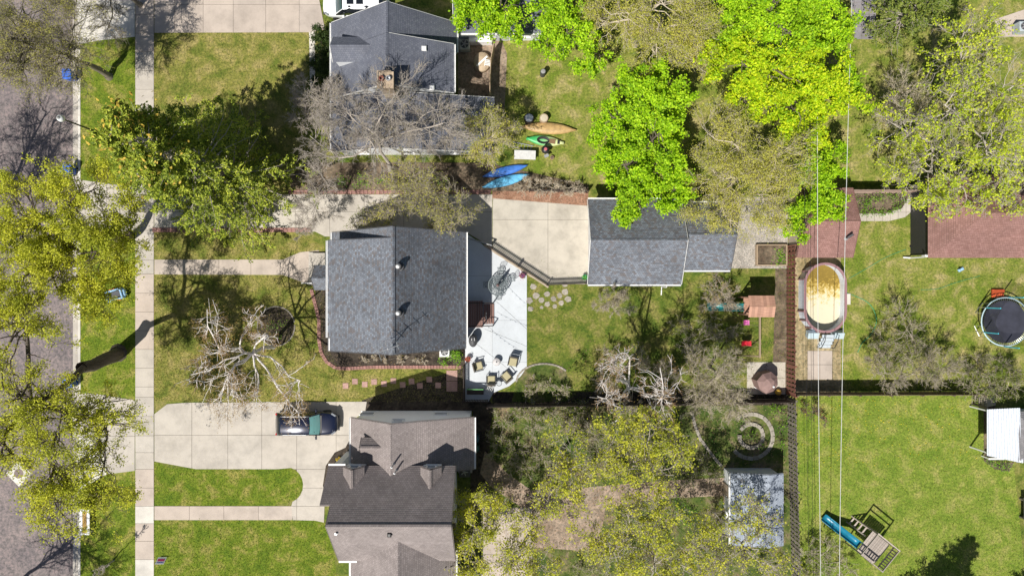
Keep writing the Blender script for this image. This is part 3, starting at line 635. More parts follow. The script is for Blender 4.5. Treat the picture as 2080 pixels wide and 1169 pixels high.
m = MB(); m.lathe(P(1879, 512, 0), [(0.4, 0), (0.42, 0.5), (0.3, 0.62), (0.05, 0.66)], 14); H7.part('rain_barrel', m, WHITE, w=True)
m = MB(); m.tube([P(1848, 500, 0.08), P(1876, 497, 0.10)], 0.07, 8); dp = H7.part('drain_pipe', m, BLACK, w=True)
# --- grey roofed garden shed
H8 = Thing('garden_shed', 'garden shed with pale blue-grey roof beside the grey fence', 'shed', Q(478, 430))
prof_block(H8, 'y', [(426, 2.15), (497, 2.75), (528, 2.3)], 361, 500, SIDING, R_SHED, gut=(True, False), over=4, endover=4, ridgecap=False, rake=flat('blue_rake', (0.3, 0.33, 0.38)))
door(H8, Q(430, 405), (-1, 0), col=(0.4, 0.32, 0.24)); window(H8, Q(430, 455, 1.4), (-1, 0), 0.7, 0.6)
# --- white ribbed porch roof at the right edge
H9 = Thing('house', 'grey house with a white ribbed metal porch roof at the right edge', 'house', Q(985, 290))
m = MB(); m.prism([(p.x, p.y) for p in (Q(975, 245), Q(1080, 245), Q(1080, 330), Q(975, 330))], 0, 2.6); H9.part('wall', m, SIDING, w=True)
slope(H9, Q(972, 336, 2.75), Q(1090, 336, 2.75), Q(1090, 288, 4.0), Q(1000, 288, 4.0), R_GREY); slope(H9, Q(1090, 238, 2.75), Q(972, 238, 2.75), Q(1000, 288, 4.0), Q(1090, 288, 4.0), R_GREY)
slope(H9, Q(972, 238, 2.75), Q(972, 336, 2.75), Q(1000, 288, 4.0), Q(1000, 288, 4.0), R_GREY)
m = MB(); a, b, c, d = Q(925, 236, 2.25), Q(925, 326, 2.25), Q(982, 336, 2.92), Q(976, 230, 2.92)
m.ext([a, b, c, d], (0, 0, -0.05)); pr = H9.part('metal_roof', m, flat('white_metal', (0.58, 0.62, 0.68), 0.5, 0.0, 0.05), w=True)
for i in range(13):
    t = (i + 0.5) / 13; p0, p1 = a.lerp(d, t), b.lerp(c, t); m = MB(); dd = p1 - p0
    m.box((p0 + p1) / 2 + Vector((0, 0, 0.02)), (0.06, dd.length, 0.09), math.atan2(dd.y, dd.x) - math.pi / 2); H9.part('rib', m, flat('rib_white', (0.66, 0.70, 0.76), 0.5), parent=pr, w=True)
m = MB()
for y in (240, 322): p = Q(930, y); m.box((p.x, p.y, 1.1), (0.1, 0.1, 2.2))
H9.part('post', m, WHITE, w=True)
m = MB(); p = P(2012, 927, 0.3); m.box((p.x, p.y, 0.9), (1.2, 0.12, 0.14)); m.box((p.x - 0.5, p.y, 0.45), (0.08, 0.08, 0.9)); m.box((p.x + 0.5, p.y, 0.45), (0.08, 0.08, 0.9)); H9.part('porch_rail', m, WHITE, w=True)

# ------------------------------------------------------------------ fences
REDW = wood('red_cedar', (0.17, 0.065, 0.045), (0.28, 0.12, 0.085), (25, 25, 2)); GREYW = wood('weathered_grey', (0.17, 0.145, 0.12), (0.31, 0.275, 0.235), (25, 25, 2))
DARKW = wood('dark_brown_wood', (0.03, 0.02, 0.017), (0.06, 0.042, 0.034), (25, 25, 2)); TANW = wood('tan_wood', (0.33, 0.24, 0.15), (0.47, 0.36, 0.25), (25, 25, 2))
def fence(label, pts, h, bw, period, mat, style='picket', post_every=2.3, name='fence', group=None, pointed=False):
    W = pts; T = Thing(name, label, 'fence', (W[0].x, W[0].y, 0), group=group)
    bm = MB(); z1 = h
    if pointed: bm.ext([(-bw / 2, -0.01, 0.06), (bw / 2, -0.01, 0.06), (bw / 2, -0.01, z1 - bw * 0.6), (0, -0.01, z1), (-bw / 2, -0.01, z1 - bw * 0.6)], (0, 0.02, 0))
    else: bm.box((0, 0, (z1 + 0.06) / 2), (bw, 0.02, z1 - 0.06))
    bme = bm.mesh('board', mat); fix_normals(bme)
    pm = MB(); pm.box((0, 0, (h + 0.1) / 2), (0.1, 0.1, h + 0.1)); pm.add([(-0.06, -0.06, h + 0.1), (0.06, -0.06, h + 0.1), (0.06, 0.06, h + 0.1), (-0.06, 0.06, h + 0.1), (0, 0, h + 0.16)], [(0, 1, 4), (1, 2, 4), (2, 3, 4), (3, 0, 4)]); pme_ = pm.mesh('post', mat)
    r_ = random.Random(int(abs(W[0].x * 100)))
    for a, b in zip(W, W[1:]):
        d = b - a; L = d.length; ang = math.atan2(d.y, d.x); n = Vector((-d.y, d.x, 0)).normalized()
        k = max(1, round(L / post_every))
        for i in range(k + 1):
            p = a + d * (i / k); T.piece('post', pme_, (p.x, p.y, 0), ang)
        for z in ((0.3, h * 0.5, h - 0.25) if h > 1.4 else (0.25, h - 0.2)):
            m = MB(); m.box((0, 0, 0), (L, 0.045, 0.09)); c = (a + b) / 2; T.piece('rail', m.mesh('rail', mat), (c.x, c.y, z), ang)
        s_ = period / 2; j = 0
        while s_ < L - bw / 2:
            p = a + d * (s_ / L); side = 1 if (style != 'shadowbox' or j % 2 == 0) else -1
            q = p + n * 0.036 * side
            T.piece('board', bme, (q.x, q.y, r_.uniform(-0.015, 0.015)), ang + r_.uniform(-0.02, 0.02)); s_ += period; j += 1
    return T
fence('red-brown board fence with gaps between the play set and the pool', [Q(558, 214), Q(558, -84)], 1.75, 0.20, 0.335, REDW, 'picket')
fence('weathered grey board fence running down beside the garden shed', [Q(570, 640), Q(559, 222)], 1.75, 0.20, 0.335, GREYW, 'picket')
fence('low dark brown picket fence between patio and concrete pad', [Q(-46, -82), Q(71, -6), Q(150, -9)], 1.05, 0.085, 0.15, DARKW, 'picket', pointed=True)
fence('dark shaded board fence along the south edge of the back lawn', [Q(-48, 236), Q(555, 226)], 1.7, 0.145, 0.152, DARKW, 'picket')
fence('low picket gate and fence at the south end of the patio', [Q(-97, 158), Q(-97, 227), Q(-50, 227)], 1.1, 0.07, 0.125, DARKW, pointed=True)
fence('dark board fence between the trampoline lawn and the bright lawn', [Q(562, 212), Q(930, 211)], 1.75, 0.145, 0.152, wood('brown_fence', (0.11, 0.075, 0.055), (0.2, 0.145, 0.11), (25, 25, 2)))
fence('board fence behind the vegetable bed north of the red shed', [Q(655, -192), Q(800, -192)], 1.7, 0.145, 0.152, wood('pinkish_fence', (0.28, 0.2, 0.16), (0.4, 0.3, 0.25), (25, 25, 2)))
fence('tan curved privacy fence beside the north house yard', [Q(-36, -482), Q(-42, -450), Q(-44, -415), Q(-44, -380)], 1.8, 0.145, 0.150, TANW)
fence('rustic dark fence in brush above the concrete pad', [Q(35, -196), Q(152, -193)], 1.1, 0.10, 0.16, DARKW)
fence('short grey fence with diagonal brace beside the white porch', [Q(935, 215), Q(935, 236)], 1.6, 0.09, 0.16, GREYW)
m = MB(); a, b = P(946, 482, 1.0), P(998, 498, 1.0); m.tube([a, b], 0.06, 6); m.tube([P(946, 482, 0.5), P(998, 498, 0.5)], 0.04, 6)
for t in (0, 0.5, 1): p = a.lerp(b, t); m.box((p.x, p.y, 0.5), (0.08, 0.08, 1.0))
solo('patio_rail', 'pale grey rail in the shade joining house corner to picket fence', 'rail', m, GREY, (a.x, a.y, 0), w=True)
# ------------------------------------------------------------------ trees
def np_mesh(name, V, F, mat, smooth=False):
    """V (n,3), F (m,4) or (m,3)"""
    me = bpy.data.meshes.new(name); k = F.shape[1]
    me.vertices.add(len(V)); me.vertices.foreach_set('co', V.astype(np.float32).ravel())
    me.loops.add(F.size); me.loops.foreach_set('vertex_index', F.astype(np.int32).ravel())
    me.polygons.add(len(F)); me.polygons.foreach_set('loop_start', np.arange(0, F.size, k, dtype=np.int32))
    if smooth: me.polygons.foreach_set('use_smooth', np.ones(len(F), dtype=bool))
    me.materials.append(mat); me.update(calc_edges=True); return me
def unit(v): return v / np.maximum(np.linalg.norm(v, axis=-1, keepdims=True), 1e-9)
def curves(rg, S, E, K, bow=0.12, up=0.08, jit=0.02):
    t = np.linspace(0, 1, K)[None, :, None]; d = E - S; L = np.linalg.norm(d, axis=1, keepdims=True)
    pts = S[:, None] + d[:, None] * t
    b = rg.normal(size=S.shape) * L * bow; pts = pts + b[:, None] * np.sin(np.pi * t)
    pts[:, :, 2] += (L * up) * np.sin(np.pi * t[:, :, 0])
    j = rg.normal(size=pts.shape) * (L * jit)[:, None]; j[:, 0] = 0; return pts + j
def tubes(pts, r0, r1, s):
    N, K, _ = pts.shape; d = unit(pts[:, -1] - pts[:, 0]); ref = np.where(np.abs(d[:, 2:3]) < 0.9, np.array([[0, 0, 1.]]), np.array([[1., 0, 0]]))
    a = unit(np.cross(d, ref)); b = np.cross(a, d); ang = np.arange(s) * 2 * np.pi / s
    ring = a[:, None, :] * np.cos(ang)[None, :, None] + b[:, None, :] * np.sin(ang)[None, :, None]
    t = np.linspace(0, 1, K); rad = r0[:, None] * (1 - t) + r1[:, None] * t
    V = pts[:, :, None, :] + ring[:, None] * rad[:, :, None, None]
    idx = np.arange(N * K * s).reshape(N, K, s); nx = np.roll(idx, -1, axis=2)
    F = np.stack([idx[:, :-1], nx[:, :-1], nx[:, 1:], idx[:, 1:]], -1).reshape(-1, 4); return V.reshape(-1, 3), F
def merge(parts):
    V, F, o = [], [], 0
    for v, f in parts: V.append(v); F.append(f + o); o += len(v)
    return np.concatenate(V), np.concatenate(F)
def leaves(rg, C, size, aspect=0.7, upbias=0.6, fold=0.25):
    n = len(C); nr = unit(rg.normal(size=(n, 3)) + np.array([0, 0, upbias * 2])); u = unit(np.cross(nr, rg.normal(size=(n, 3)))); v = np.cross(nr, u)
    L = size * rg.uniform(0.6, 1.25, n)[:, None]; W = L * aspect
    V = np.stack([C + u * L / 2, C + v * W / 2 + nr * W * fold, C - u * L / 2, C - v * W / 2 + nr * W * fold], 1).reshape(-1, 3)
    return V, np.arange(4 * n).reshape(n, 4)
BARK = wood('bark_brown', (0.10, 0.08, 0.06), (0.19, 0.155, 0.12), (6, 6, 1)); BARKG = wood('bark_grey', (0.33, 0.285, 0.245), (0.50, 0.45, 0.39), (6, 6, 1))
BARKW = wood('bark_birch', (0.62, 0.57, 0.54), (0.84, 0.80, 0.77), (6, 6, 3)); BARKD = wood('bark_dark', (0.06, 0.046, 0.035), (0.12, 0.095, 0.075), (6, 6, 1))
BARKR = wood('twig_russet', (0.26, 0.16, 0.085), (0.40, 0.27, 0.15), (6, 6, 1)); BARKM = wood('bark_mid', (0.17, 0.145, 0.11), (0.29, 0.255, 0.20), (6, 6, 1)); BARKT = wood('bark_tan', (0.36, 0.31, 0.235), (0.54, 0.47, 0.37), (6, 6, 1))
STY = {  # bark, leaf material, leaves per m^2 of lobe cross-section, leaf size, spread, fine twig factor
 'lime': (BARK, leafmat('leaf_lime', [(0.18, 0.38, 0.008), (0.41, 0.68, 0.014), (0.58, 0.80, 0.03)]), 560, 0.18, 0.14, 0.5),
 'yellowlime': (BARK, leafmat('leaf_yellowlime', [(0.25, 0.48, 0.008), (0.54, 0.72, 0.014), (0.76, 0.82, 0.03)]), 560, 0.175, 0.14, 0.5),
 'street': (BARKD, leafmat('leaf_street', [(0.40, 0.44, 0.035), (0.62, 0.65, 0.055), (0.80, 0.79, 0.10)], 0.45), 350, 0.115, 0.15, 1.0),
 'olive': (BARKT, leafmat('leaf_olive', [(0.44, 0.45, 0.06), (0.62, 0.61, 0.12), (0.74, 0.73, 0.16)], 0.45), 270, 0.09, 0.14, 1.5),
 'bud': (BARKT, leafmat('leaf_bud', [(0.46, 0.46, 0.08), (0.62, 0.60, 0.12), (0.70, 0.70, 0.14)], 0.45), 85, 0.08, 0.10, 1.9),
 'budstreet': (BARKM, leafmat('leaf_budst', [(0.40, 0.40, 0.10), (0.56, 0.54, 0.14), (0.62, 0.60, 0.16)], 0.45), 110, 0.07, 0.12, 1.9),
 'bare': (BARKG, leafmat('leaf_bare', [(0.36, 0.33, 0.14), (0.50, 0.46, 0.20)], 0.4), 12, 0.065, 0.10, 2.0),
 'yellow': (BARKG, leafmat('leaf_yellow', [(0.42, 0.56, 0.03), (0.62, 0.74, 0.05), (0.78, 0.82, 0.09)], 0.45), 80, 0.17, 0.12, 1.3),
 'garden': (BARKG, leafmat('leaf_garden', [(0.38, 0.44, 0.04), (0.60, 0.62, 0.06), (0.78, 0.76, 0.10)], 0.45), 165, 0.14, 0.15, 1.1),
 'birch': (BARKW, leafmat('leaf_catkin', [(0.40, 0.26, 0.08), (0.52, 0.38, 0.13)], 0.4), 34, 0.07, 0.20, 0.9),
 'shrub': (BARKT, leafmat('leaf_shrub', [(0.10, 0.15, 0.02), (0.22, 0.28, 0.04), (0.36, 0.42, 0.07)], 0.4), 170, 0.085, 0.12, 1.0),
 'grayshrub': (BARKT, leafmat('leaf_grayshrub', [(0.22, 0.23, 0.06), (0.38, 0.37, 0.11)], 0.4), 70, 0.075, 0.12, 1.8),
 'brownshrub': (BARKT, leafmat('leaf_brownshrub', [(0.38, 0.22, 0.10), (0.50, 0.34, 0.15), (0.40, 0.38, 0.10)]), 45, 0.08, 0.12, 1.6),
 'redshrub': (BARK, leafmat('leaf_redshrub', [(0.32, 0.08, 0.07), (0.48, 0.18, 0.16)]), 160, 0.08, 0.12, 0.8),
 'green': (BARK, leafmat('leaf_green', [(0.10, 0.26, 0.012), (0.20, 0.44, 0.018), (0.32, 0.58, 0.03)]), 220, 0.10, 0.12, 0.4),
 'hedge': (BARKD, leafmat('leaf_hedge', [(0.03, 0.06, 0.012), (0.07, 0.115, 0.022)]), 1100, 0.11, 0.12, 0.3),
}
TREES = []
def tree(name, label, base, fork, lobes, style, tr=0.18, seed=1, group=None, cat='tree', zs=0.75, dens=1.0, kt=1.0, fk=None, limb=None, wob=0.10, chain=True):
    """base and lobes in photo pixels (lobe: px, py, height, radius in m); limbs run to lobe centres, branches fill the lobes"""
    rg = np.random.default_rng(seed); bark, lm, lpm, lsz, spread, ft = STY[style]; clump = {'lime': 0.5, 'yellowlime': 0.5, 'yellow': 0.16, 'garden': 0.22, 'street': 0.5}.get(style, 0.8)
    B = np.array(P(*base)); parts = []; anchors = []; tw = []; twl = tw if style == 'birch' else parts
    lob = [(np.array(P(x, y, h)), r) for x, y, h, r in lobes]
    mean = np.mean([c for c, r in lob], axis=0)
    Fk = np.array(P(*fk, fork)) if fk else B + np.array([(mean[0] - B[0]) * 0.12, (mean[1] - B[1]) * 0.12, fork])
    tp = curves(rg, B[None] + np.array([[0, 0, -0.15]]), Fk[None], 6, 0.03, 0.0, 0.01); parts.append(tubes(tp, np.array([tr * 1.15]), np.array([tr * 0.85]), 9))
    fl = curves(rg, B[None] + np.array([[0, 0, -0.1]]), B[None] + np.array([[0, 0, 0.35]]), 3, 0, 0, 0); parts.append(tubes(fl, np.array([tr * 1.7]), np.array([tr * 1.05]), 9))
    lr = limb or tr * 0.62
    lob.sort(key=lambda q: np.linalg.norm((q[0] - Fk)[:2])); LP = []; L0 = lr
    for c, r in lob:
        R = np.array([r, r, r * zs]); S0 = Fk - np.array([0, 0, 0.15]); lr = L0; best = np.linalg.norm(c - Fk)
        for q, q0 in LP:   # grow from an earlier limb when that is the shorter way
            for k in range(2, 6):
                d_ = np.linalg.norm(c - q[k]) + 0.35 * np.linalg.norm(q[k] - Fk); ok = np.dot(c - q[k], q[k] - Fk) > 0
                if chain and ok and d_ < best: best = d_; S0 = q[k]; lr = q0 * (1 - 0.62 * k / 6)
        end = c + (c - S0) / max(1e-6, np.linalg.norm(c - S0)) * r * 0.35
        lp = curves(rg, S0[None], end[None], 7, wob, 0.10, 0.025); parts.append(tubes(lp, np.array([lr]), np.array([lr * 0.35]), 7)); LP.append((lp[0], lr))
        n2 = int((9 + 3.2 * r) * kt); t = rg.uniform(0.35, 1.0, n2); i = np.minimum((t * 6).astype(int), 5); f = (t * 6 - i)[:, None]
        S2 = lp[0, i] * (1 - f) + lp[0, i + 1] * f
        dr = unit(rg.normal(size=(n2, 3)) + np.array([0, 0, 0.35])); E2 = c + dr * R * rg.uniform(0.62, 1.0, (n2, 1))
        p2 = curves(rg, S2, E2, 6, 0.10, 0.06, 0.03); parts.append(tubes(p2, np.full(n2, lr * 0.34), np.full(n2, lr * 0.10), 5))
        def child(par, n, lo, hi, out=0.55, K=4):
            k = rg.integers(0, len(par), n); t = rg.uniform(0.25, 1.0, n); m_ = par.shape[1] - 1; i = np.minimum((t * m_).astype(int), m_ - 1); f = (t * m_ - i)[:, None]
            S = par[k, i] * (1 - f) + par[k, i + 1] * f; pd = unit(par[k, -1] - par[k, 0])
            d = unit(pd * 0.7 + unit(S - c) * out + rg.normal(size=(n, 3)) * 0.62 + np.array([0, 0, 0.12])); E = S + d * (r * rg.uniform(lo, hi, (n, 1)))
            return curves(rg, S, E, K, 0.10, 0.03, 0.04)
        n3 = int(n2 * 5 * min(1.5, max(0.6, ft ** 0.5))); p3 = child(p2, n3, 0.25, 0.5); parts.append(tubes(p3, np.full(n3, max(0.02 if style == 'birch' else 0.012, lr * 0.12)), np.full(n3, 0.009 if style == 'birch' else 0.007), 4))
        n4 = int(n3 * 4.0 * ft ** 0.5); p4 = child(p3, n4, 0.13, 0.27, 0.4, 3); twl.append(tubes(p4, np.full(n4, 0.0105), np.full(n4, 0.005), 3))
        if ft >= 1.0:
            n5 = int(n4 * 1.3 * (ft - 0.4)); p5 = child(p4, n5, 0.06, 0.15, 0.3, 2); parts.append(tubes(p5, np.full(n5, 0.0075), np.full(n5, 0.004), 3)); src = [p4, p5]
        else: src = [p3[:, 1:], p4]
        nl = int(lpm * 3.1416 * r * r * dens); w = [0.4, 0.6]
        for s_, q in zip(src, w):
            k = int(nl * q); ks = rg.choice(s_.shape[0], max(4, int(s_.shape[0] * clump)), replace=False); a = s_[ks[rg.integers(0, len(ks), k)], rg.integers(0, s_.shape[1], k)]; anchors.append(a + rg.normal(size=(k, 3)) * spread)
    V, F = merge(parts); B0 = B.astype(float)
    T = Thing(name, label, cat, tuple(B0), group=group)
    link('trunk', np_mesh('trunk', V - B0, F, bark, True), T.o)
    if tw: V, F = merge(tw); link('twigs', np_mesh('twigs', V - B0, F, BARKR, True), T.o)['kind'] = 'stuff'
    A = np.concatenate(anchors); A = A[A[:, 2] > 0.08]
    if len(A): lv, lf = leaves(rg, A, lsz); link('crown', np_mesh('crown', lv - B0, lf, lm), T.o)
    return T
def conifer(name, label, base, h, R, seed, mat, z0=0.12, nb=190, sprays=58, tips=None, group=None, droop=0.12, cone=0):
    rg = np.random.default_rng(seed); B = np.array(P(*base)); parts = []
    parts.append(tubes(curves(rg, B[None], B[None] + np.array([[0.2, 0.1, h]]), 8, 0.005, 0, 0.004), np.array([0.28 * h / 13]), np.array([0.03]), 8))
    z = h * (z0 + (0.985 - z0) * rg.uniform(0, 1, nb) ** 1.15); fr = 1 - z / h; L = R * (0.08 + 0.92 * fr ** 0.75) * rg.uniform(0.5, 1.2, nb); a = rg.uniform(0, 2 * np.pi, nb)
    S = B + np.stack([0 * z, 0 * z, z], 1); E = S + np.stack([np.cos(a) * L, np.sin(a) * L, L * (0.35 * (1 - fr) - droop * 1.4 + 0.22)], 1)
    br = curves(rg, S, E, 6, 0.04, -0.06, 0.015); parts.append(tubes(br, 0.012 + 0.012 * L, np.full(nb, 0.006), 4))
    nsub = 9; k = np.repeat(np.arange(nb), nsub); t = rg.uniform(0.3, 1.0, nb * nsub); i = np.minimum((t * 5).astype(int), 4); f = (t * 5 - i)[:, None]
    s0 = br[k, i] * (1 - f) + br[k, i + 1] * f; bd = unit(E - S)[k]; side = unit(np.cross(bd, np.array([0, 0, 1.]))) * rg.choice([-1, 1], nb * nsub)[:, None]
    ln = (L[k] * 0.32 * (1.15 - t * 0.7))[:, None]; s1 = s0 + unit(bd * 0.75 + side * rg.uniform(0.4, 1.1, (nb * nsub, 1)) + rg.normal(size=s0.shape) * 0.15) * ln
    sb = curves(rg, s0, s1, 4, 0.05, 0.03, 0.03); parts.append(tubes(sb, np.full(nb * nsub, 0.009), np.full(nb * nsub, 0.004), 3))
    V, F = merge(parts); T = Thing(name, label, 'tree', tuple(B), group=group); link('trunk', np_mesh('trunk', V - B, F, BARKG, True), T.o)
    n = nb * sprays; q = rg.integers(0, nb * nsub, n); t = rg.uniform(0.1, 1.05, n)[:, None]; C = sb[q, 0] * (1 - t) + sb[q, 3] * t + rg.normal(size=(n, 3)) * 0.075
    d = unit(s1 - s0)[q]; dd = unit(d + rg.normal(size=(n, 3)) * 0.5); up = unit(rg.normal(size=(n, 3)) * 0.5 + np.array([0, 0, 1])); w = unit(np.cross(dd, up))
    Lg = rg.uniform(0.11, 0.22, n)[:, None]; Wd = rg.uniform(0.025, 0.055, n)[:, None]
    lv = np.stack([C - dd * Lg / 2, C + w * Wd, C + dd * Lg / 2, C - w * Wd], 1).reshape(-1, 3); link('crown', np_mesh('crown', lv - B, np.arange(4 * n).reshape(n, 4), mat), T.o)
    if cone:
        kk = np.where(z > h * 0.72)[0]; c = E[rg.choice(kk, cone)] + rg.normal(size=(cone, 3)) * 0.35; cv, cf = leaves(rg, c, 0.26, 0.5)
        link('cones', np_mesh('cones', cv - B, cf, leafmat('cone_tan', [(0.55, 0.38, 0.06), (0.72, 0.52, 0.10)], 0.2)), T.o)['kind'] = 'stuff'
    return T
SPR = leafmat('needles', [(0.08, 0.13, 0.014), (0.23, 0.31, 0.03), (0.43, 0.50, 0.055), (0.58, 0.62, 0.085)], 0.25)
SPRD = leafmat('needles_dark', [(0.04, 0.07, 0.015), (0.12, 0.15, 0.03), (0.2, 0.22, 0.05)], 0.12)

# street trees along the left
tree('street_tree', 'nearly bare street tree with olive haze in the top left corner', (222, 156), 3.2, [(60, 40, 8, 3.0), (150, 60, 7.5, 2.6), (60, 130, 8, 2.8), (150, 120, 6.5, 2.2), (20, 90, 9, 2.6)], 'budstreet', 0.22, 11, 'street trees along the boulevard', dens=2.2)
tree('street_tree', 'leafless tree over the concrete apron near the top left', (285, 10), 3.0, [(235, -10, 7, 2.2), (215, 55, 6, 1.5)], 'budstreet', 0.16, 12, 'street trees along the boulevard', kt=0.7, dens=0.2)
tree('street_tree', 'yellow-green street tree above the blue toy cart', (262, 478), 3.4, [(70, 450, 11.0, 3.04), (180, 400, 11.0, 2.85), (200, 520, 10.0, 2.75), (110, 560, 10.5, 2.47), (245, 450, 9.0, 2.28), (30, 560, 11.0, 2.47), (215, 600, 9.5, 1.80)], 'street', 0.30, 13, 'street trees along the boulevard', dens=1.35)
tree('street_tree', 'large thick-limbed yellow-green street tree at the lower left', (240, 716), 5.0, [(40, 690, 12, 2.8), (60, 800, 12, 2.4), (130, 850, 12, 2.6), (225, 850, 11, 2.2), (130, 950, 11.5, 2.6), (205, 950, 11, 2.0), (140, 1050, 11, 2.2), (215, 1035, 10.5, 1.7), (30, 900, 12, 1.9)], 'street', 0.48, 14, 'street trees along the boulevard', dens=0.8, limb=0.24, wob=0.13)
tree('sapling', 'thin young tree in a small mulch ring on the kerb strip', (231, 1137), 1.6, [(205, 1158, 3.2, 0.55)], 'bare', 0.045, 15, kt=0.5, dens=0.3)
tree('street_tree', 'tree across the street beyond the left edge', (-130, 455), 4.0, [(-260, 400, 10, 3.4), (-230, 500, 9, 3.4), (-180, 330, 8, 2.6)], 'bare', 0.4, 16, 'street trees along the boulevard', dens=3, limb=0.2)
tree('street_tree', 'tree across the street beyond the lower left corner', (-50, 1270), 3.5, [(-150, 1350, 9, 3.0), (-60, 1370, 8, 2.6)], 'bare', 0.3, 17, 'street trees along the boulevard', dens=3)
# conifers
conifer('spruce_tree', 'big dark spruce with yellow cones on the north lawn', (500, 372), 18.5, 5.4, 21, SPR, 0.05, 270, 360, cone=260)
conifer('spruce_tree', 'green spruce crown at the top right edge', (1800, 60), 8, 2.9, 22, leafmat('needles_green', [(0.07, 0.12, 0.02), (0.20, 0.26, 0.04), (0.3, 0.34, 0.07)], 0.12), 0.1, 150, 110)
conifer('pine_tree', 'pine just below the bottom right edge, seen by its shadow', (1862, 1262), 11.5, 3.3, 23, SPRD, 0.14, 170, 110)
conifer('pine_tree', 'pine beyond the bottom right corner', (2040, 1265), 9.5, 2.6, 24, SPRD, 0.14, 130, 90)
# birches
tree('birch_tree', 'white leafless birch spreading over the front lawn', (556, 703), 4.6, [(430, 640, 7.5, 1.6), (440, 720, 8, 1.7), (480, 790, 7.5, 1.6), (590, 775, 6.5, 1.9), (540, 690, 7, 1.2), (400, 760, 7, 1.4), (455, 815, 5.5, 1.5), (600, 850, 5, 1.1), (520, 815, 5.5, 1.2), (520, 640, 6.5, 1.2)], 'birch', 0.14, 31, 'white birches', kt=0.75, limb=0.08, wob=0.14, dens=3.2, chain=False)
tree('birch_tree', 'white leafless birch by the dark fence in the back yard', (1256, 770), 5.5, [(1225, 750, 9, 1.2), (1270, 735, 10, 1.3), (1335, 755, 10, 1.4), (1345, 810, 9.5, 1.4), (1260, 825, 9, 1.3), (1220, 800, 8.5, 1.2)], 'birch', 0.16, 32, 'white birches', kt=0.8, limb=0.08, wob=0.14, chain=False)
# bare trees between the north houses
tree('bare_tree', 'grey bare tree spreading over the roof of the north house', (800, 350), 2.8, [(720, 240, 7, 2.4), (800, 215, 8, 2.6), (880, 255, 7, 2.4), (760, 290, 6.5, 2.0), (650, 280, 6, 1.9), (920, 270, 6, 1.6)], 'bare', 0.2, 41, dens=1.8)
tree('bare_tree', 'small bare tree with fine pale twigs beside the spruce', (655, 240), 1.6, [(630, 190, 4, 1.5), (655, 215, 4.5, 1.5), (620, 240, 3.5, 1.3), (690, 180, 4, 1.2)], 'bare', 0.09, 42, dens=3)
tree('budding_tree', 'grey budding tree over the driveway north of the centre house', (845, 372), 2.6, [(800, 400, 6, 1.9), (860, 395, 6.5, 2.1), (930, 415, 6, 2.0), (780, 450, 5.5, 1.3), (900, 450, 5.5, 1.4), (830, 360, 6, 1.7)], 'bud', 0.15, 43, dens=1.6)
tree('bare_tree', 'low bare tree arching over the driveway beside the spruce', (700, 385), 1.5, [(640, 420, 4, 1.6), (660, 360, 4.5, 1.6), (620, 460, 3.5, 1.0)], 'bare', 0.10, 44, dens=2)
tree('budding_tree', 'pale green budding tree beside the blue kayaks', (1003, 290), 1.8, [(975, 250, 4.5, 1.5), (1005, 275, 5, 1.6), (985, 310, 4, 1.3), (1035, 265, 4, 1.0)], 'olive', 0.1, 45, dens=0.9)
# lime trees
tree('lime_tree', 'bright lime green tree overhanging the garage roof', (1272, 325), 2.6, [(1290, 185, 6.5, 2.1), (1345, 200, 6, 2.1), (1250, 250, 6, 2.0), (1330, 280, 6.5, 2.3), (1275, 330, 6, 2.1), (1345, 350, 5.5, 1.9), (1300, 410, 5, 1.7), (1235, 330, 5, 1.4), (1270, 430, 4.6, 1.0), (1360, 400, 5, 1.3)], 'lime', 0.22, 51, 'lime trees in spring leaf')
tree('lime_tree', 'lime green tree crown at the top edge right of centre', (1500, 90), 2.8, [(1490, 20, 7, 2.2), (1570, 10, 8, 2.4), (1650, 30, 7.5, 2.4), (1690, 90, 6.5, 1.9), (1610, 70, 8, 2.2), (1500, 80, 6, 1.8), (1710, 180, 6, 1.3)], 'lime', 0.24, 52, 'lime trees in spring leaf')
tree('lime_tree', 'yellow tinted lime tree, largest crown near the top right', (1520, 205), 2.8, [(1500, 130, 7, 2.1), (1580, 150, 8, 2.5), (1650, 150, 7.5, 2.2), (1600, 215, 7, 2.3), (1680, 225, 6.5, 2.0), (1520, 190, 6.5, 1.8), (1640, 260, 5.5, 1.4), (1470, 110, 6, 1.4)], 'yellowlime', 0.24, 53, 'lime trees in spring leaf')
tree('lime_tree', 'lime green tree over the hidden garage at the top edge', (1040, 30), 2.2, [(960, 10, 5, 1.8), (1020, 10, 5.5, 1.9), (1045, 55, 4.8, 1.2), (990, 40, 4.5, 1.1)], 'lime', 0.16, 54, 'lime trees in spring leaf')
tree('lime_tree', 'lime green tree left of the olive crown at the top', (1150, 70), 2.2, [(1110, 30, 5, 1.6), (1160, 70, 5.5, 1.9), (1205, 110, 5, 1.6), (1120, 90, 4.5, 1.2)], 'lime', 0.16, 55, 'lime trees in spring leaf', dens=0.75)
tree('lime_tree', 'lime green tree at the corner above the red shed', (1600, 420), 2.2, [(1640, 380, 4.5, 1.6), (1670, 350, 5, 1.5), (1640, 450, 4.5, 1.6), (1680, 420, 4.5, 1.3), (1690, 320, 4.5, 1.0)], 'lime', 0.15, 56, 'lime trees in spring leaf')
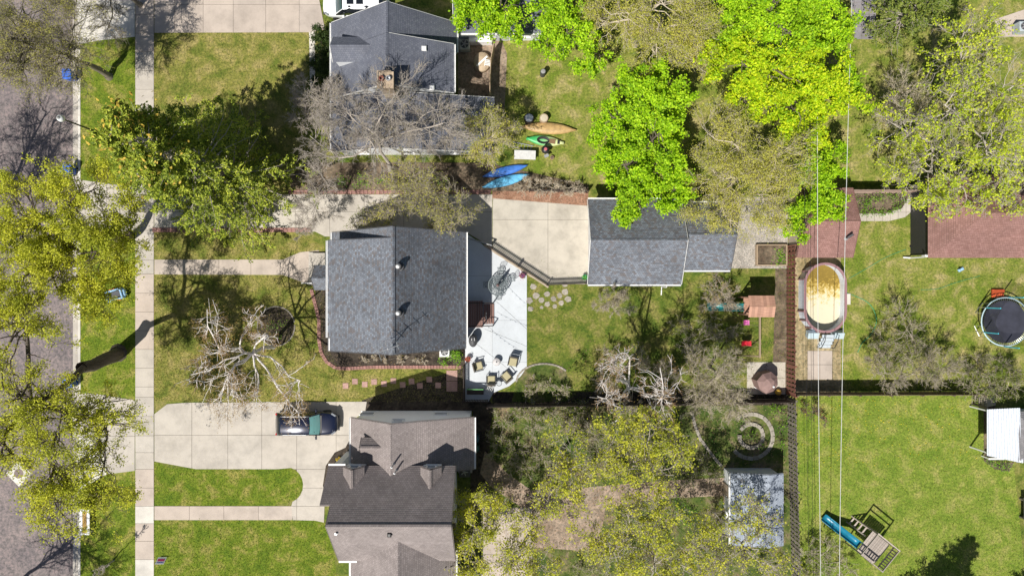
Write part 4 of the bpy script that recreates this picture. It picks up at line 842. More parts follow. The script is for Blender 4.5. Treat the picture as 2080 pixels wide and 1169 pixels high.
# budding olive trees
tree('budding_tree', 'olive brown budding crown between two lime trees at the top', (1290, 90), 3.0, [(1260, 30, 7, 2.2), (1340, 20, 7.5, 2.4), (1400, 60, 7, 2.2), (1330, 100, 6.5, 2.0), (1410, 130, 6, 1.7), (1220, 50, 6, 1.6)], 'olive', 0.2, 61, dens=1.5)
tree('budding_tree', 'olive budding tree over the gravel behind the garage', (1480, 370), 2.8, [(1440, 260, 6.5, 2.0), (1500, 300, 7, 2.4), (1570, 320, 7, 2.4), (1450, 350, 6, 2.0), (1530, 390, 6, 2.2), (1600, 380, 6, 1.7), (1430, 430, 5, 1.4), (1490, 450, 4.8, 1.4), (1560, 450, 5, 1.4)], 'olive', 0.2, 62, dens=1.25)
# right side
tree('yellow_tree', 'tall sparse yellow-leaved tree at the right edge above the hip roof', (1840, 270), 3.2, [(1940, 110, 8, 2.6), (1990, 80, 8, 2.0), (2030, 190, 8, 2.6), (1920, 220, 8, 2.6), (1830, 260, 6.5, 2.0), (1990, 300, 8, 2.8), (1900, 330, 7, 2.4), (2050, 330, 7, 2.2), (1830, 350, 5.5, 1.6)], 'yellow', 0.24, 71, dens=0.95)
tree('yellow_tree', 'yellow-leaved boughs hanging over the hip roofed house', (1868, 372), 2.6, [(1890, 390, 5.5, 1.5), (1950, 380, 6, 1.7), (2020, 385, 6, 1.7), (2070, 400, 6, 1.4), (1915, 425, 5, 0.9)], 'yellow', 0.14, 72, dens=1.5, zs=0.55)
tree('shade_tree', 'grey-green twiggy tree behind the yellow tree near the top right', (1805, 205), 2.0, [(1830, 180, 4.5, 1.6), (1850, 230, 4.5, 1.5), (1800, 240, 3.5, 1.2)], 'grayshrub', 0.12, 73)
tree('shrub', 'dark leafy shrub at the centre of the trampoline lawn', (1815, 645), 0.5, [(1830, 640, 2, 1.3), (1850, 680, 2.2, 1.3), (1800, 690, 1.8, 1.2), (1870, 720, 2, 1.2)], 'shrub', 0.08, 74, cat='shrub', dens=0.55)
tree('shrub', 'grey twiggy shrub along the fence below the trampoline lawn', (1830, 765), 0.5, [(1800, 755, 2.5, 1.6), (1860, 750, 2.8, 1.8), (1910, 745, 2.5, 1.6), (1780, 735, 2, 1.0)], 'grayshrub', 0.08, 75, cat='shrub', dens=1.6)
tree('hedge', 'ragged hedge along the fence at the right edge', (2020, 790), 0.4, [(1965, 785, 1.5, 1.0), (2010, 785, 1.6, 1.1), (2060, 785, 1.7, 1.2), (1990, 760, 1.5, 0.8), (2050, 760, 1.5, 0.9)], 'shrub', 0.06, 76, cat='hedge', dens=1.3)
tree('shrub', 'shrub under the lower edge of the trampoline', (2020, 725), 0.3, [(1990, 735, 0.7, 0.9), (2035, 740, 0.7, 0.9), (1960, 745, 0.7, 0.7)], 'shrub', 0.05, 77, cat='shrub', dens=0.5)
tree('shrub', 'reddish shrub beside the grey fence on the bright lawn', (1652, 838), 0.3, [(1650, 835, 0.9, 0.7), (1675, 855, 0.8, 0.45), (1632, 825, 0.8, 0.5)], 'redshrub', 0.04, 78, cat='shrub', dens=0.6)
tree('shrub', 'leafy green shrub beside the wooden play tower', (1655, 1130), 0.4, [(1640, 1120, 1.2, 1.0), (1680, 1110, 1.2, 1.0), (1670, 1155, 1.2, 1.1), (1715, 1150, 1, 0.9), (1640, 1165, 1, 0.9)], 'shrub', 0.05, 79, cat='shrub', dens=0.9)
# lower right garden
tree('garden_tree', 'yellow-leaved garden tree right of the brown path', (1268, 905), 2.6, [(1250, 880, 8.7, 1.8), (1320, 880, 9.2, 2.0), (1370, 910, 8.7, 1.7), (1290, 950, 8.7, 1.9), (1350, 960, 8.2, 1.5), (1235, 935, 8.2, 1.4)], 'garden', 0.16, 81, 'garden trees coming into leaf', dens=0.95)
tree('garden_tree', 'slim yellow-leaved tree at the centre of the south garden', (1140, 915), 2.4, [(1150, 900, 7.7, 1.5), (1165, 950, 8.2, 1.6), (1125, 965, 7.7, 1.4), (1180, 1010, 7.7, 1.4), (1120, 1010, 7.2, 1.2)], 'garden', 0.13, 82, 'garden trees coming into leaf', dens=0.75)
tree('garden_tree', 'leafy yellow-green tree at the east corner of the south house', (965, 1040), 2.0, [(930, 1020, 4.5, 1.4), (960, 1070, 5, 1.6), (920, 1090, 4.5, 1.3), (990, 1010, 4.5, 1.3), (955, 1130, 4.5, 1.5), (1020, 1050, 4.5, 1.3)], 'garden', 0.13, 83, 'garden trees coming into leaf', dens=1.25)
tree('garden_tree', 'yellow-leaved tree at the bottom edge above the garden patio', (1060, 1110), 2.2, [(1050, 1110, 5, 1.5), (1030, 1160, 5, 1.6), (1100, 1150, 5, 1.5), (1090, 1060, 4.5, 1.3)], 'garden', 0.13, 84, 'garden trees coming into leaf', dens=0.8)
tree('garden_tree', 'broad yellow-leaved tree at the bottom edge left of the shed', (1320, 1060), 2.6, [(1270, 1050, 7.5, 1.9), (1340, 1040, 8.0, 1.8), (1250, 1130, 7.5, 1.9), (1330, 1130, 8.0, 2.0), (1400, 1090, 8.0, 1.8), (1390, 1150, 7.5, 1.7), (1200, 1090, 7.0, 1.5)], 'garden', 0.17, 85, 'garden trees coming into leaf', dens=0.8)
tree('garden_tree', 'thin-leaved tree reaching over the blue-grey shed roof', (1450, 1070), 2.4, [(1460, 1050, 5.5, 1.5), (1520, 1020, 5.5, 1.4), (1460, 1130, 5.5, 1.6), (1530, 1110, 5.5, 1.5), (1580, 1150, 5.5, 1.3), (1560, 1050, 5, 1.0)], 'garden', 0.13, 86, 'garden trees coming into leaf', dens=0.5)
tree('shade_tree', 'grey twiggy tree at the south-east corner of the back lawn', (1440, 745), 2.2, [(1410, 750, 6.5, 1.6), (1450, 770, 7.0, 1.8), (1420, 810, 6.5, 1.6), (1480, 820, 6.5, 1.5), (1480, 740, 6.0, 1.2)], 'grayshrub', 0.13, 87, dens=1.4, kt=1.2)
tree('shrub', 'brown twiggy shrub beside the teal slide', (1465, 600), 0.5, [(1455, 590, 2, 1.2), (1475, 610, 2, 1.0), (1440, 615, 1.8, 0.9)], 'brownshrub', 0.06, 88, cat='shrub', dens=1.2)
tree('shrub', 'small dark twiggy tree in front of the garage', (1245, 620), 1.2, [(1245, 600, 3, 1.0), (1262, 625, 2.8, 1.0), (1225, 615, 2.4, 0.8)], 'grayshrub', 0.06, 89, cat='shrub', dens=1.0)
tree('shrub', 'brown-tinged shrub under the back yard birch', (1290, 745), 0.3, [(1240, 720, 1.0, 1.0), (1300, 725, 1.0, 1.1), (1350, 760, 1.0, 1.1), (1350, 800, 1.0, 1.0), (1220, 780, 1.0, 0.9), (1280, 830, 1.0, 1.0)], 'brownshrub', 0.04, 90, cat='shrub', dens=0.5)
tree('shrub', 'green leafy shrub at the edge of the back lawn shade', (1390, 715), 0.3, [(1390, 705, 0.9, 0.8), (1405, 730, 0.9, 0.7), (1500, 660, 0.9, 0.7)], 'shrub', 0.04, 91, cat='shrub', dens=0.7)
tree('shrub', 'green planting in the bed beside the patio corner', (1100, 785), 0.2, [(1090, 775, 0.5, 0.7), (1120, 785, 0.5, 0.7), (1140, 800, 0.6, 0.7), (1075, 795, 0.4, 0.5)], 'shrub', 0.03, 92, cat='plant', dens=0.9)
tree('hedge', 'tall dark green hedge beside the north house west wall', (655, 110), 0.3, [(654, 65, 1.2, 0.75), (655, 95, 1.3, 0.8), (655, 125, 1.3, 0.8), (656, 155, 1.3, 0.8), (657, 185, 1.2, 0.7)], 'hedge', 0.05, 93, cat='hedge', zs=1.2)
tree('shrub', 'bright green clump beside the air conditioner', (918, 725), 0.15, [(920, 722, 0.4, 0.55), (900, 732, 0.35, 0.4), (932, 732, 0.4, 0.4)], 'green', 0.02, 94, cat='plant', dens=1.4)
tree('shrub', 'green shrubs in the border north of the driveway', (770, 372), 0.2, [(730, 370, 0.6, 0.8), (780, 375, 0.6, 0.7), (830, 368, 0.7, 0.8), (690, 365, 0.6, 0.7), (910, 370, 0.7, 0.8)], 'green', 0.03, 95, cat='shrub', dens=0.45)
tree('shrub', 'brown bramble along the rustic fence above the concrete pad', (1140, 382), 0.2, [(1090, 380, 0.8, 0.7), (1120, 380, 0.9, 0.7), (1150, 380, 0.9, 0.7), (1180, 380, 0.9, 0.6), (1060, 375, 0.8, 0.7)], 'brownshrub', 0.03, 96, cat='shrub', dens=0.7)
tree('shrub', 'evergreen shrub at the north wall of the centre house', (800, 462), 0.3, [(745, 440, 1.3, 0.8), (770, 450, 1.3, 0.7), (720, 452, 1.2, 0.6)], 'shrub', 0.04, 97, cat='shrub', dens=1.1)
for i, (lb, x, y, ls, st, dn) in enumerate((
  ('green ground plants near the fence corner of the south garden', 1040, 850, [(1020, 850, 0.5, 0.9), (1060, 840, 0.5, 0.9), (1010, 900, 0.6, 1.1), (1050, 910, 0.6, 1.0)], 'shrub', 0.8),
  ('green undergrowth left of the slim garden tree', 1090, 880, [(1085, 870, 0.7, 1.0), (1100, 930, 0.7, 1.0), (1070, 950, 0.6, 0.9), (1040, 940, 0.5, 0.8)], 'shrub', 0.7),
  ('green undergrowth between the two garden trees', 1215, 880, [(1205, 860, 0.7, 1.0), (1220, 910, 0.7, 1.0), (1190, 940, 0.7, 0.9)], 'shrub', 0.7),
  ('dark green undergrowth below the shaded fence near the patio bed', 1130, 820, [(1080, 835, 0.6, 1.0), (1130, 840, 0.6, 1.1), (1180, 835, 0.6, 1.0), (1160, 870, 0.7, 1.0)], 'shrub', 0.9),
  ('green undergrowth beneath the broad garden tree', 1290, 1080, [(1260, 1060, 0.7, 1.2), (1310, 1090, 0.7, 1.2), (1260, 1120, 0.7, 1.2), (1220, 1140, 0.7, 1.2), (1180, 1160, 0.6, 1.0)], 'shrub', 0.9),
  ('green undergrowth below the thin-leaved tree by the shed', 1450, 1110, [(1450, 1060, 0.6, 1.0), (1470, 1110, 0.7, 1.2), (1440, 1150, 0.7, 1.2), (1500, 1150, 0.6, 1.1), (1560, 1150, 0.6, 1.0)], 'shrub', 0.8),
  ('green shrubs scattered at the east end of the back lawn', 1480, 680, [(1420, 690, 0.7, 1.1), (1470, 700, 0.7, 1.1), (1440, 650, 0.7, 1.0), (1500, 735, 0.6, 0.9), (1380, 660, 0.6, 0.9)], 'shrub', 0.55),
  ('bright green plants inside the spiral garden', 1525, 885, [(1525, 884, 0.3, 0.55), (1505, 855, 0.3, 0.4), (1548, 905, 0.3, 0.4)], 'green', 0.5),
  ('bright green strip of plants along the grey fence', 1585, 880, [(1582, 835, 0.3, 0.6), (1588, 870, 0.3, 0.4), (1590, 900, 0.3, 0.45), (1570, 828, 0.3, 0.4)], 'green', 0.7),
  ('green bed left of the curved stone path', 1440, 960, [(1430, 940, 0.5, 0.8), (1400, 965, 0.5, 0.9), (1455, 965, 0.4, 0.6), (1380, 940, 0.5, 0.8)], 'shrub', 0.8),
  ('lush green undergrowth at the bottom of the garden', 1370, 1060, [(1370, 1030, 0.7, 1.1), (1400, 1050, 0.7, 1.0), (1350, 1080, 0.7, 1.1), (1420, 1120, 0.7, 1.1), (1300, 1150, 0.6, 1.0)], 'green', 0.4),
  ('vegetable bed greens beside the curved garden path', 1775, 410, [(1755, 405, 0.3, 0.55), (1790, 398, 0.3, 0.5), (1815, 405, 0.3, 0.5), (1755, 418, 0.3, 0.4), (1835, 410, 0.3, 0.4)], 'green', 0.7),
  ('row of bright green bulbs along the curved path', 1790, 430, [(1755, 431, 0.18, 0.25), (1772, 431, 0.18, 0.25), (1790, 431, 0.18, 0.25), (1808, 429, 0.18, 0.25), (1824, 424, 0.18, 0.25)], 'green', 1.6),
  ('green plants in the bed beside the white porch roof', 2035, 940, [(2010, 938, 0.3, 0.4), (2028, 945, 0.3, 0.5), (2045, 945, 0.25, 0.35)], 'green', 0.8),
  ('small plants in the oval bed on the front lawn', 560, 660, [(552, 662, 0.25, 0.35), (575, 655, 0.25, 0.3), (565, 685, 0.25, 0.3)], 'green', 0.6),
  ('golden tuft plants in the mulch bed south of the centre house', 770, 728, [(740, 730, 0.2, 0.3), (762, 724, 0.2, 0.3), (785, 730, 0.2, 0.25), (820, 728, 0.25, 0.4), (860, 730, 0.25, 0.4)], 'brownshrub', 2.0),
)):
    tree('garden_plants' if 'plants' in lb or 'greens' in lb or 'bulbs' in lb else 'undergrowth', lb, (x, y), 0.12, ls, st, 0.02, 200 + i, cat='plants', dens=dn, zs=0.6)

# ------------------------------------------------------------------ loose ground cover
def inpoly(X, Y, poly):
    r = np.zeros(len(X), bool); n = len(poly)
    for i in range(n):
        x0, y0 = poly[i]; x1, y1 = poly[(i + 1) % n]; c = ((y0 > Y) != (y1 > Y)) & (X < (x1 - x0) * (Y - y0) / (y1 - y0 + 1e-12) + x0); r ^= c
    return r
def scatter(pts, dens, rg):
    poly = poly_px(pts); a = np.array(poly); lo = np.maximum(a.min(0), [-41, -23.5]); hi = np.minimum(a.max(0), [41, 23.5]); n = int((hi - lo).prod() * dens)
    X = rg.uniform(lo[0], hi[0], n); Y = rg.uniform(lo[1], hi[1], n); k = inpoly(X, Y, poly); return X[k], Y[k]
PAVED = [[(275, -50), (313, -50), (313, 1240), (275, 1240)], [(160, 790), (275, 805), (275, 960), (160, 1000)], [(158, 365), (275, 380), (275, 472), (158, 480)], [(150, -50), (275, -50), (275, 78), (150, 92)], [(313, 390), (1000, 390), (1000, 480), (313, 475)], [(313, 525), (575, 525), (655, 500), (655, 585), (575, 560), (313, 560)]]
def tufts(name, label, pts, mat, dens, seed, hh=0.075):
    rg = np.random.default_rng(seed); X, Y = scatter(pts, dens, rg)
    for q in PAVED: k = ~inpoly(X, Y, poly_px(q)); X, Y = X[k], Y[k]
    n = len(X); h = hh * rg.uniform(0.4, 1.3, n); a = rg.uniform(0, 6.283, n); w = 0.022 * rg.uniform(0.6, 1.5, n); lx = rg.normal(0, 0.05, n); ly = rg.normal(0, 0.05, n)
    V = np.stack([np.stack([X + np.cos(a) * w, Y + np.sin(a) * w, 0 * X], 1), np.stack([X - np.cos(a) * w, Y - np.sin(a) * w, 0 * X], 1), np.stack([X + lx, Y + ly, h], 1)], 1).reshape(-1, 3)
    o = link(name, np_mesh(name, V, np.arange(3 * n).reshape(n, 3), mat)); tag(o, label, 'grass', kind='stuff')
def blade(name, cols): return leafmat(name, cols, 0.2)
BD = blade('blade_dry', [(0.13, 0.16, 0.025), (0.26, 0.26, 0.06), (0.38, 0.32, 0.13)]); BG = blade('blade_green', [(0.09, 0.16, 0.012), (0.17, 0.24, 0.02), (0.27, 0.28, 0.06)]); BR = blade('blade_bright', [(0.12, 0.21, 0.02), (0.24, 0.29, 0.04), (0.42, 0.38, 0.14)])
for i, (nm, lb, mt, dn) in enumerate((('front_lawn', 'dry yellow-green grass of the front lawn', BD, 210), ('boulevard_lawn', 'grass of the strip between kerb and sidewalk', BG, 120), ('north_lawn', 'grass of the lawn below the north driveway', BD, 110), ('island_lawn', 'grass of the rounded island between driveway and walkway', BG, 150),
   ('south_lawn', 'lush grass of the lawn at the bottom edge', BG, 170), ('back_lawn', 'grass of the shaded back lawn', BG, 90), ('kayak_lawn', 'grass of the yard with the kayaks', BD, 70), ('trampoline_lawn', 'grass round the trampoline', BR, 90), ('south_east_lawn', 'bright grass of the lawn beside the play tower', BR, 120), ('north_east_lawn', 'grass under the yellow tree at the top right', BD, 60))):
    tufts('grass', lb, LAWNS[nm][0], mt, dn, 300 + i)
def litter(name, label, pts, mat, n, size, seed, z=0.03, cat='leaf litter'):
    rg = np.random.default_rng(seed); X, Y = scatter(pts, n, rg); C = np.stack([X, Y, np.full(len(X), z) + rg.uniform(0, 0.02, len(X))], 1); v, f = leaves(rg, C, size, 0.8, 2.5, 0.1)
    o = link(name, np_mesh(name, v, f, mat)); tag(o, label, cat, kind='stuff')
LIT = leafmat('dead_leaf', [(0.10, 0.06, 0.035), (0.24, 0.16, 0.09), (0.36, 0.26, 0.16)], 0.05)
litter('leaf_litter', 'brown leaf litter over the south garden', [(990, 822), (1600, 822), (1600, 1200), (990, 1200)], LIT, 14, 0.09, 401)
litter('leaf_litter', 'wood chips and leaves in the mulch bed of the centre house', [(645, 590), (668, 590), (668, 705), (700, 735), (940, 735), (940, 744), (690, 744), (655, 700)], LIT, 26, 0.07, 402)
litter('leaf_litter', 'brown leaves under the shaded edge of the back lawn', [(1190, 690), (1590, 690), (1590, 812), (1050, 815)], LIT, 9, 0.08, 403)
litter('leaf_litter', 'rust brown litter between brush and concrete pad', [(1000, 388), (1195, 388), (1195, 416), (1000, 402)], leafmat('rust_leaf', [(0.22, 0.10, 0.06), (0.42, 0.25, 0.17)], 0.05), 60, 0.07, 404)
litter('dandelions', 'yellow dandelion flowers scattered over the bright lawn', [(1625, 810), (1990, 810), (1990, 930), (1625, 960)], leafmat('dandelion', [(0.62, 0.50, 0.02), (0.75, 0.62, 0.03)], 0.1), 3.2, 0.08, 405, 0.07, 'flowers')
litter('gravel_stones', 'loose pale stones of the gravel behind the garage', [(1480, 480), (1600, 405), (1600, 500), (1530, 540), (1485, 540)], flat('pebble', (0.40, 0.37, 0.34), 0.9, 0, 0.4, 3), 70, 0.09, 406, 0.02, 'gravel')
# ------------------------------------------------------------------ vehicles
def car(name, label, c, rz, L, W, paint, shade, seed=0, pickup=False, hz=1.0):
    T = Thing(name, label, 'car', (c.x, c.y, 0.03), rz)
    xs = [-.5, -.485, -.44, -.36, -.22, 0, .18, .32, .42, .47, .495, .5]; wf = [.28, .39, .45, .485, .5, .5, .495, .48, .44, .37, .27, .18]
    zt = [.80, .92, .99, 1.03, 1.04, 1.03, 1.02, .99, .94, .87, .76, .66]; zb = [.42, .34, .28, .25, .24, .24, .24, .25, .27, .30, .36, .42]
    secs = []
    for x, w, t, b in zip(xs, wf, zt, zb):
        w *= W; t *= hz; half = [(0, t + .035), (w * .45, t + .03), (w * .82, t), (w * .96, t - .10), (w, t - .28), (w * .985, b + .18), (w * .9, b), (0, b)]
        pr = half + [(-y, z) for y, z in half[-2:0:-1]]; secs.append([(x * L, y, z) for y, z in pr])
    m = MB(); m.loft(secs); body = T.part('body', m, paint, smooth=True); s_ = body.modifiers.new('s', 'SUBSURF'); s_.levels = 1; s_.render_levels = 2
    gx = [-.475, -.43, -.36, -.2, -.02, .09, .16, .235]; gz = [1.06, 1.36, 1.60, 1.68, 1.68, 1.62, 1.42, 1.04]; gw = [.42, .42, .40, .39, .385, .385, .40, .43]
    if pickup: gx = [-.475, -.44, -.38, -.2, .06, .16, .22, .29]
    G = []
    for x, z, w in zip(gx, gz, gw):
        z *= hz; wb = .475 * W; wr = w * W
        half = [(0, z + .02), (wr * .7, z + .012), (wr, z - .06), (wb - (wb - wr) * .3, 1.03 * hz + (z - 1.03 * hz) * .35), (wb, .99 * hz)]
        pr = half + [(-y, q) for y, q in half[-1:0:-1]]; G.append([(x * L, y, q) for y, q in pr])
    m = MB(); m.loft(G); gh = T.part('greenhouse', m, glass('car_glass', (0.012, 0.014, 0.018)), smooth=True)
    # roof skin, slightly proud
    R = []
    for x, z, w in zip(gx[2:6], gz[2:6], gw[2:6]):
        z = z * hz + .018; wr = w * W; R.append([(x * L, y, q) for y, q in ((wr * 1.01, z - .10), (wr * .985, z - .055), (wr * .6, z + .03), (0, z + .075), (-wr * .6, z + .03), (-wr * .985, z - .055), (-wr * 1.01, z - .10))])
    m = MB()
    for a, b in zip(R, R[1:]): m.add(a + b, [(i, i + 1, 8 + i, 7 + i) for i in range(6)])
    rf = T.part('roof', m, paint, smooth=True); bmx = bmesh.new(); bmx.from_mesh(rf.data); bmesh.ops.remove_doubles(bmx, verts=bmx.verts, dist=1e-4); bmx.to_mesh(rf.data); bmx.free(); s_ = rf.modifiers.new('s', 'SUBSURF'); s_.levels = 1; s_.render_levels = 2
    if pickup:
        for k in (0.52, 0.78):
            m = MB(); x = (gx[2] + (gx[5] - gx[2]) * k) * L; m.box((x, 0, 1.68 * hz + .085), (0.5, W * 0.42, 0.03)); T.part('sunroof', m, glass('car_glass', (0, 0, 0)), parent=rf)
    else:
        for sd in (-1, 1):
            m = MB(); m.tube([(gx[2] * L, sd * W * .37, 1.62 * hz), (gx[2] * L + .2, sd * W * .37, 1.70 * hz), (gx[5] * L - .2, sd * W * .37, 1.72 * hz), (gx[5] * L, sd * W * .37, 1.62 * hz)], 0.018, 6); T.part('roof_rail', m, STEEL, parent=rf)
    # windshield: visible inside with shade behind
    a, b = 5, 7; z0, z1 = gz[a] * hz + .0, gz[b] * hz + .02; x0, x1 = gx[a] * L + .02, gx[b] * L - .06; w0, w1 = gw[a] * W * .9, gw[b] * W * .95
    m = MB(); rows = []
    for t in (0, .33, .66, 1):
        xm = x0 + (x1 - x0) * t; zm = z0 + (z1 - z0) * (t + .28 * t * (1 - t) * -1) + .03; wm = w0 + (w1 - w0) * t
        rows.append([(xm + .06 * (1 - (y / wm) ** 2), y, zm + .02 * (1 - (y / wm) ** 2)) for y in (-wm, -wm * .5, 0, wm * .5, wm)])
    for p, q in zip(rows, rows[1:]): m.add(p + q, [(i, i + 1, 6 + i, 5 + i) for i in range(4)])
    T.part('windshield', m, shade, smooth=True)
    m = MB()
    for sd in (-1, 1): m.tube([(x0, sd * w0 * 1.06, z0 - .02), (x1 + .05, sd * w1 * 1.06, z1)], 0.035, 6)
    T.part('pillar', m, paint)
    tm = MB(); tm.lathe((0, 0, 0), [(0.2, -.11), (.31, -.11), (.335, -.07), (.335, .07), (.31, .11), (.2, .11)], 20); rm = MB(); rm.lathe((0, 0, 0), [(.02, -.09), (.2, -.10), (.2, .105), (.12, .08), (.02, .09)], 12)
    tme, rme = tm.mesh('tyre', flat('rubber', (0.02, 0.02, 0.02), .9)), rm.mesh('rim', STEEL)
    for x in (-.30 * L, .305 * L):
        for sd in (-1, 1):
            o = link('wheel', tme, T.o, (x, sd * (W / 2 - .12), .335)); o.rotation_euler = (-sd * math.pi / 2, 0, 0); q = link('rim', rme, o)
    for sd in (-1, 1):
        m = MB(); m.box((.435 * L, sd * W * .375, .855 * hz), (.36, .12, .10), sd * -.62, 0, .2); T.part('headlight', m, glass('headlight', (0.25, 0.27, 0.3)))
        m = MB(); m.box((-.462 * L, sd * W * .41, .92 * hz), (.16, .16, .28), sd * .35); T.part('taillight', m, glass('taillight', (0.55, 0.02, 0.02)))
        m = MB(); m.cbox((.17 * L, sd * (W / 2 + .10), 1.08 * hz), (.13, .24, .16), .03); m.box((.17 * L, sd * (W / 2 + .0), 1.02 * hz), (.06, .12, .05)); T.part('mirror', m, paint)
    m = MB(); m.box((.50 * L, 0, .42), (.10, W * .62, .16)); m.box((-.50 * L, 0, .42), (.10, W * .66, .18)); T.part('bumper', m, DGREY)
    m = MB(); m.box((.245 * L, 0, 1.045 * hz), (.10, W * .72, .03)); T.part('cowl', m, BLACK)
    if not pickup:
        m = MB()
        for sd in (-1, 1):
            for x in (-.27, -.08, .12): m.box((x * L, sd * (W / 2 - .004), .72 * hz), (.012, .02, .5))
        T.part('door_seam', m, BLACK)
    return T
NAVY = flat('navy_paint', (0.008, 0.012, 0.035), 0.22, 0.2, 0.05, 3, 1.0); CARW = flat('white_car_paint', (0.80, 0.82, 0.84), 0.3, 0, 0.03, 3, 0.8)
car('parked_car', 'dark navy car with teal windshield shade on the south driveway', Q(-411, 271), 0, 4.8, 1.86, NAVY, glass('teal_shade', (0.16, 0.36, 0.35), 0.25))
car('parked_truck', 'white truck cut off by the top edge beside the north house', Q(-312, -566), math.pi, 5.1, 1.95, CARW, glass('dark_windshield', (0.04, 0.08, 0.09), 0.08), pickup=True, hz=1.08)

# ------------------------------------------------------------------ bins, signs, lamp on the street side
BLUE = flat('bin_blue', (0.03, 0.12, 0.55), 0.45); BLUEL = flat('bin_lid_blue', (0.04, 0.16, 0.70), 0.4)
def bin_cart(label, x, y, rz, lid):
    p = P(x, y); T = Thing('recycling_bin', label, 'bin', (p.x, p.y, -0.11 if x < 158 else 0.0), rz, 'blue bins at the kerb'); m = MB()
    m.loft([[(-.24, -.26, .06), (.24, -.26, .06), (.24, .26, .06), (-.24, .26, .06)], [(-.30, -.34, .95), (.30, -.34, .95), (.30, .34, .95), (-.30, .34, .95)]]); T.part('bin_body', m, BLUE)
    m = MB(); m.cbox((0, 0.02, 1.0), (.68, .78, .09), .04); T.part('lid', m, BLUEL)
    m = MB(); m.tube([(-.25, .40, .93), (-.25, .46, .98), (.25, .46, .98), (.25, .40, .93)], .02, 6); T.part('handle', m, BLUE)
    for sd in (-1, 1): m = MB(); m.tube([(sd * .25, .30, .11), (sd * .32, .30, .11)], .11, 10); T.part('wheel', m, BLACK)
bin_cart('blue recycling bin at the kerb near the bare tree, topmost', 150, 158, 0.1, 0); bin_cart('blue recycling bin at the kerb above the yellow-green tree', 148, 348, -0.3, 0); bin_cart('blue recycling bin at the kerb among thick limbs at the lower left', 151, 776, 0.2, 0)
p = P(197, 268); L_ = Thing('street_lamp', 'street lamp with white globe on a slim black post', 'street lamp', (p.x, p.y, 0)); m = MB(); m.lathe((0, 0, 0), [(.16, 0), (.16, .25), (.09, .5), (.065, .8), (.05, 3.9), (.09, 4.0), (.12, 4.05)], 12); L_.part('post', m, BLACK)
m = MB(); m.lathe((0, 0, 4.05), [(.10, 0), (.22, .12), (.26, .28), (.22, .44), (.10, .54)], 16); L_.part('globe', m, glass('lamp_globe', (0.75, 0.78, 0.78), .25), smooth=True); m = MB(); m.lathe((0, 0, 4.58), [(.13, 0), (.06, .08), (.02, .16)], 10); L_.part('finial', m, STEEL)
p = P(240, 599); K_ = Thing('toy_cart', 'light blue tub with dark inside on the kerb strip grass', 'cart', (p.x, p.y, 0), 0.28); LB = flat('light_blue_plastic', (0.33, 0.55, 0.78), .4)
m = MB(); 
for c, d in (((0, .36, .45), (1.3, .12, .5)), ((0, -.36, .45), (1.3, .12, .5)), ((-.6, 0, .45), (.12, .6, .5)), ((.6, 0, .45), (.12, .6, .5))): m.cbox(c, d, .03)
K_.part('tub_rim', m, LB); m = MB(); m.box((0, 0, .28), (1.1, .62, .04)); K_.part('tub_floor', m, DGREY); m = MB(); m.cbox((.72, 0, .4), (.2, .5, .3), .05); K_.part('handle_block', m, LB); m = MB(); m.box((.15, -.46, .5), (.5, .08, .22)); m.box((-.1, .46, .5), (.5, .08, .22)); K_.part('orange_trim', m, flat('orange_plastic', (0.75, 0.25, 0.05), .4))
for sx in (-.45, .45):
    for sy in (-.38, .38): m = MB(); m.tube([(sx, sy - .05, .12), (sx, sy + .05, .12)], .12, 12); K_.part('wheel', m, BLACK)
p = P(180, 1055); B_ = Thing('bench', 'white bench with a tan slatted centre at the kerb', 'bench', (p.x, p.y, 0)); m = MB()
for sx in (-.28, .28): m.cbox((sx, 0, .5), (.22, 2.0, .05), .01)
for y in (-.93, .93): m.box((0, y, .5), (.33, .12, .048))
B_.part('seat_frame', m, WHITE)
for i in range(3): m = MB(); m.cbox((-.10 + .10 * i, 0, .505), (.08, 1.7, .04), .01); B_.part('slat', m, wood('amber_wood', (0.42, 0.24, 0.05), (0.58, 0.38, 0.12), (30, 2, 30)))
for sy in (-.85, .85):
    for sx in (-.3, .3): m = MB(); m.box((sx, sy, .24), (.09, .09, .47)); B_.part('leg', m, WHITE)
p = P(332, 1129); S_ = Thing('yard_sign', 'small white yard sign with red and blue print on the bottom lawn', 'sign', (p.x, p.y, 0)); mt = flat('sign_white', (0.85, 0.85, 0.88), .4)
def tilted(z0, z1, w, off, th=.012):
    n_ = Vector((0, .84, .55)); f = lambda sx, t: Vector((sx * w / 2, -.34 * t, .14 + .5 * t)) + n_ * off
    mb = MB(); mb.ext([f(-1, z0), f(1, z0), f(1, z1), f(-1, z1)], -n_ * th); return mb
S_.part('panel', tilted(0, 1, .68, 0), mt)
for z0, z1, c, w in ((.25, .58, (0.65, 0.05, 0.18), .54), (.70, .84, (0.16, 0.18, 0.55), .50)): S_.part('printed_band', tilted(z0, z1, w, .004, .003), flat('print_%.2f' % c[0], c, .4))
for sx in (-.22, .22): m = MB(); m.tube([(sx, -.22, 0), (sx, -.22, .42)], .008, 5); S_.part('stake', m, STEEL)
p = P(36, 962); MH = Thing('manhole', 'round iron manhole cover in a diamond concrete pad on the road', 'manhole', (p.x, p.y, -0.125), math.pi / 4); m = MB(); m.cbox((0, 0, .0), (1.42, 1.42, .03), .01); MH.part('concrete_collar', m, CONC_W)
m = MB(); m.lathe((0, 0, .0), [(.37, .0), (.37, .024), (.35, .028), (.02, .028)], 26); cv = MH.part('cover', m, flat('iron', (0.2, 0.15, 0.14), .7)); m = MB()
for i in range(8): m.box((.18 * math.cos(i * .785), .18 * math.sin(i * .785), .031), (.2, .02, .006), i * .785)
MH.part('rib', m, flat('iron_rib', (0.14, 0.11, 0.10), .7), parent=cv)

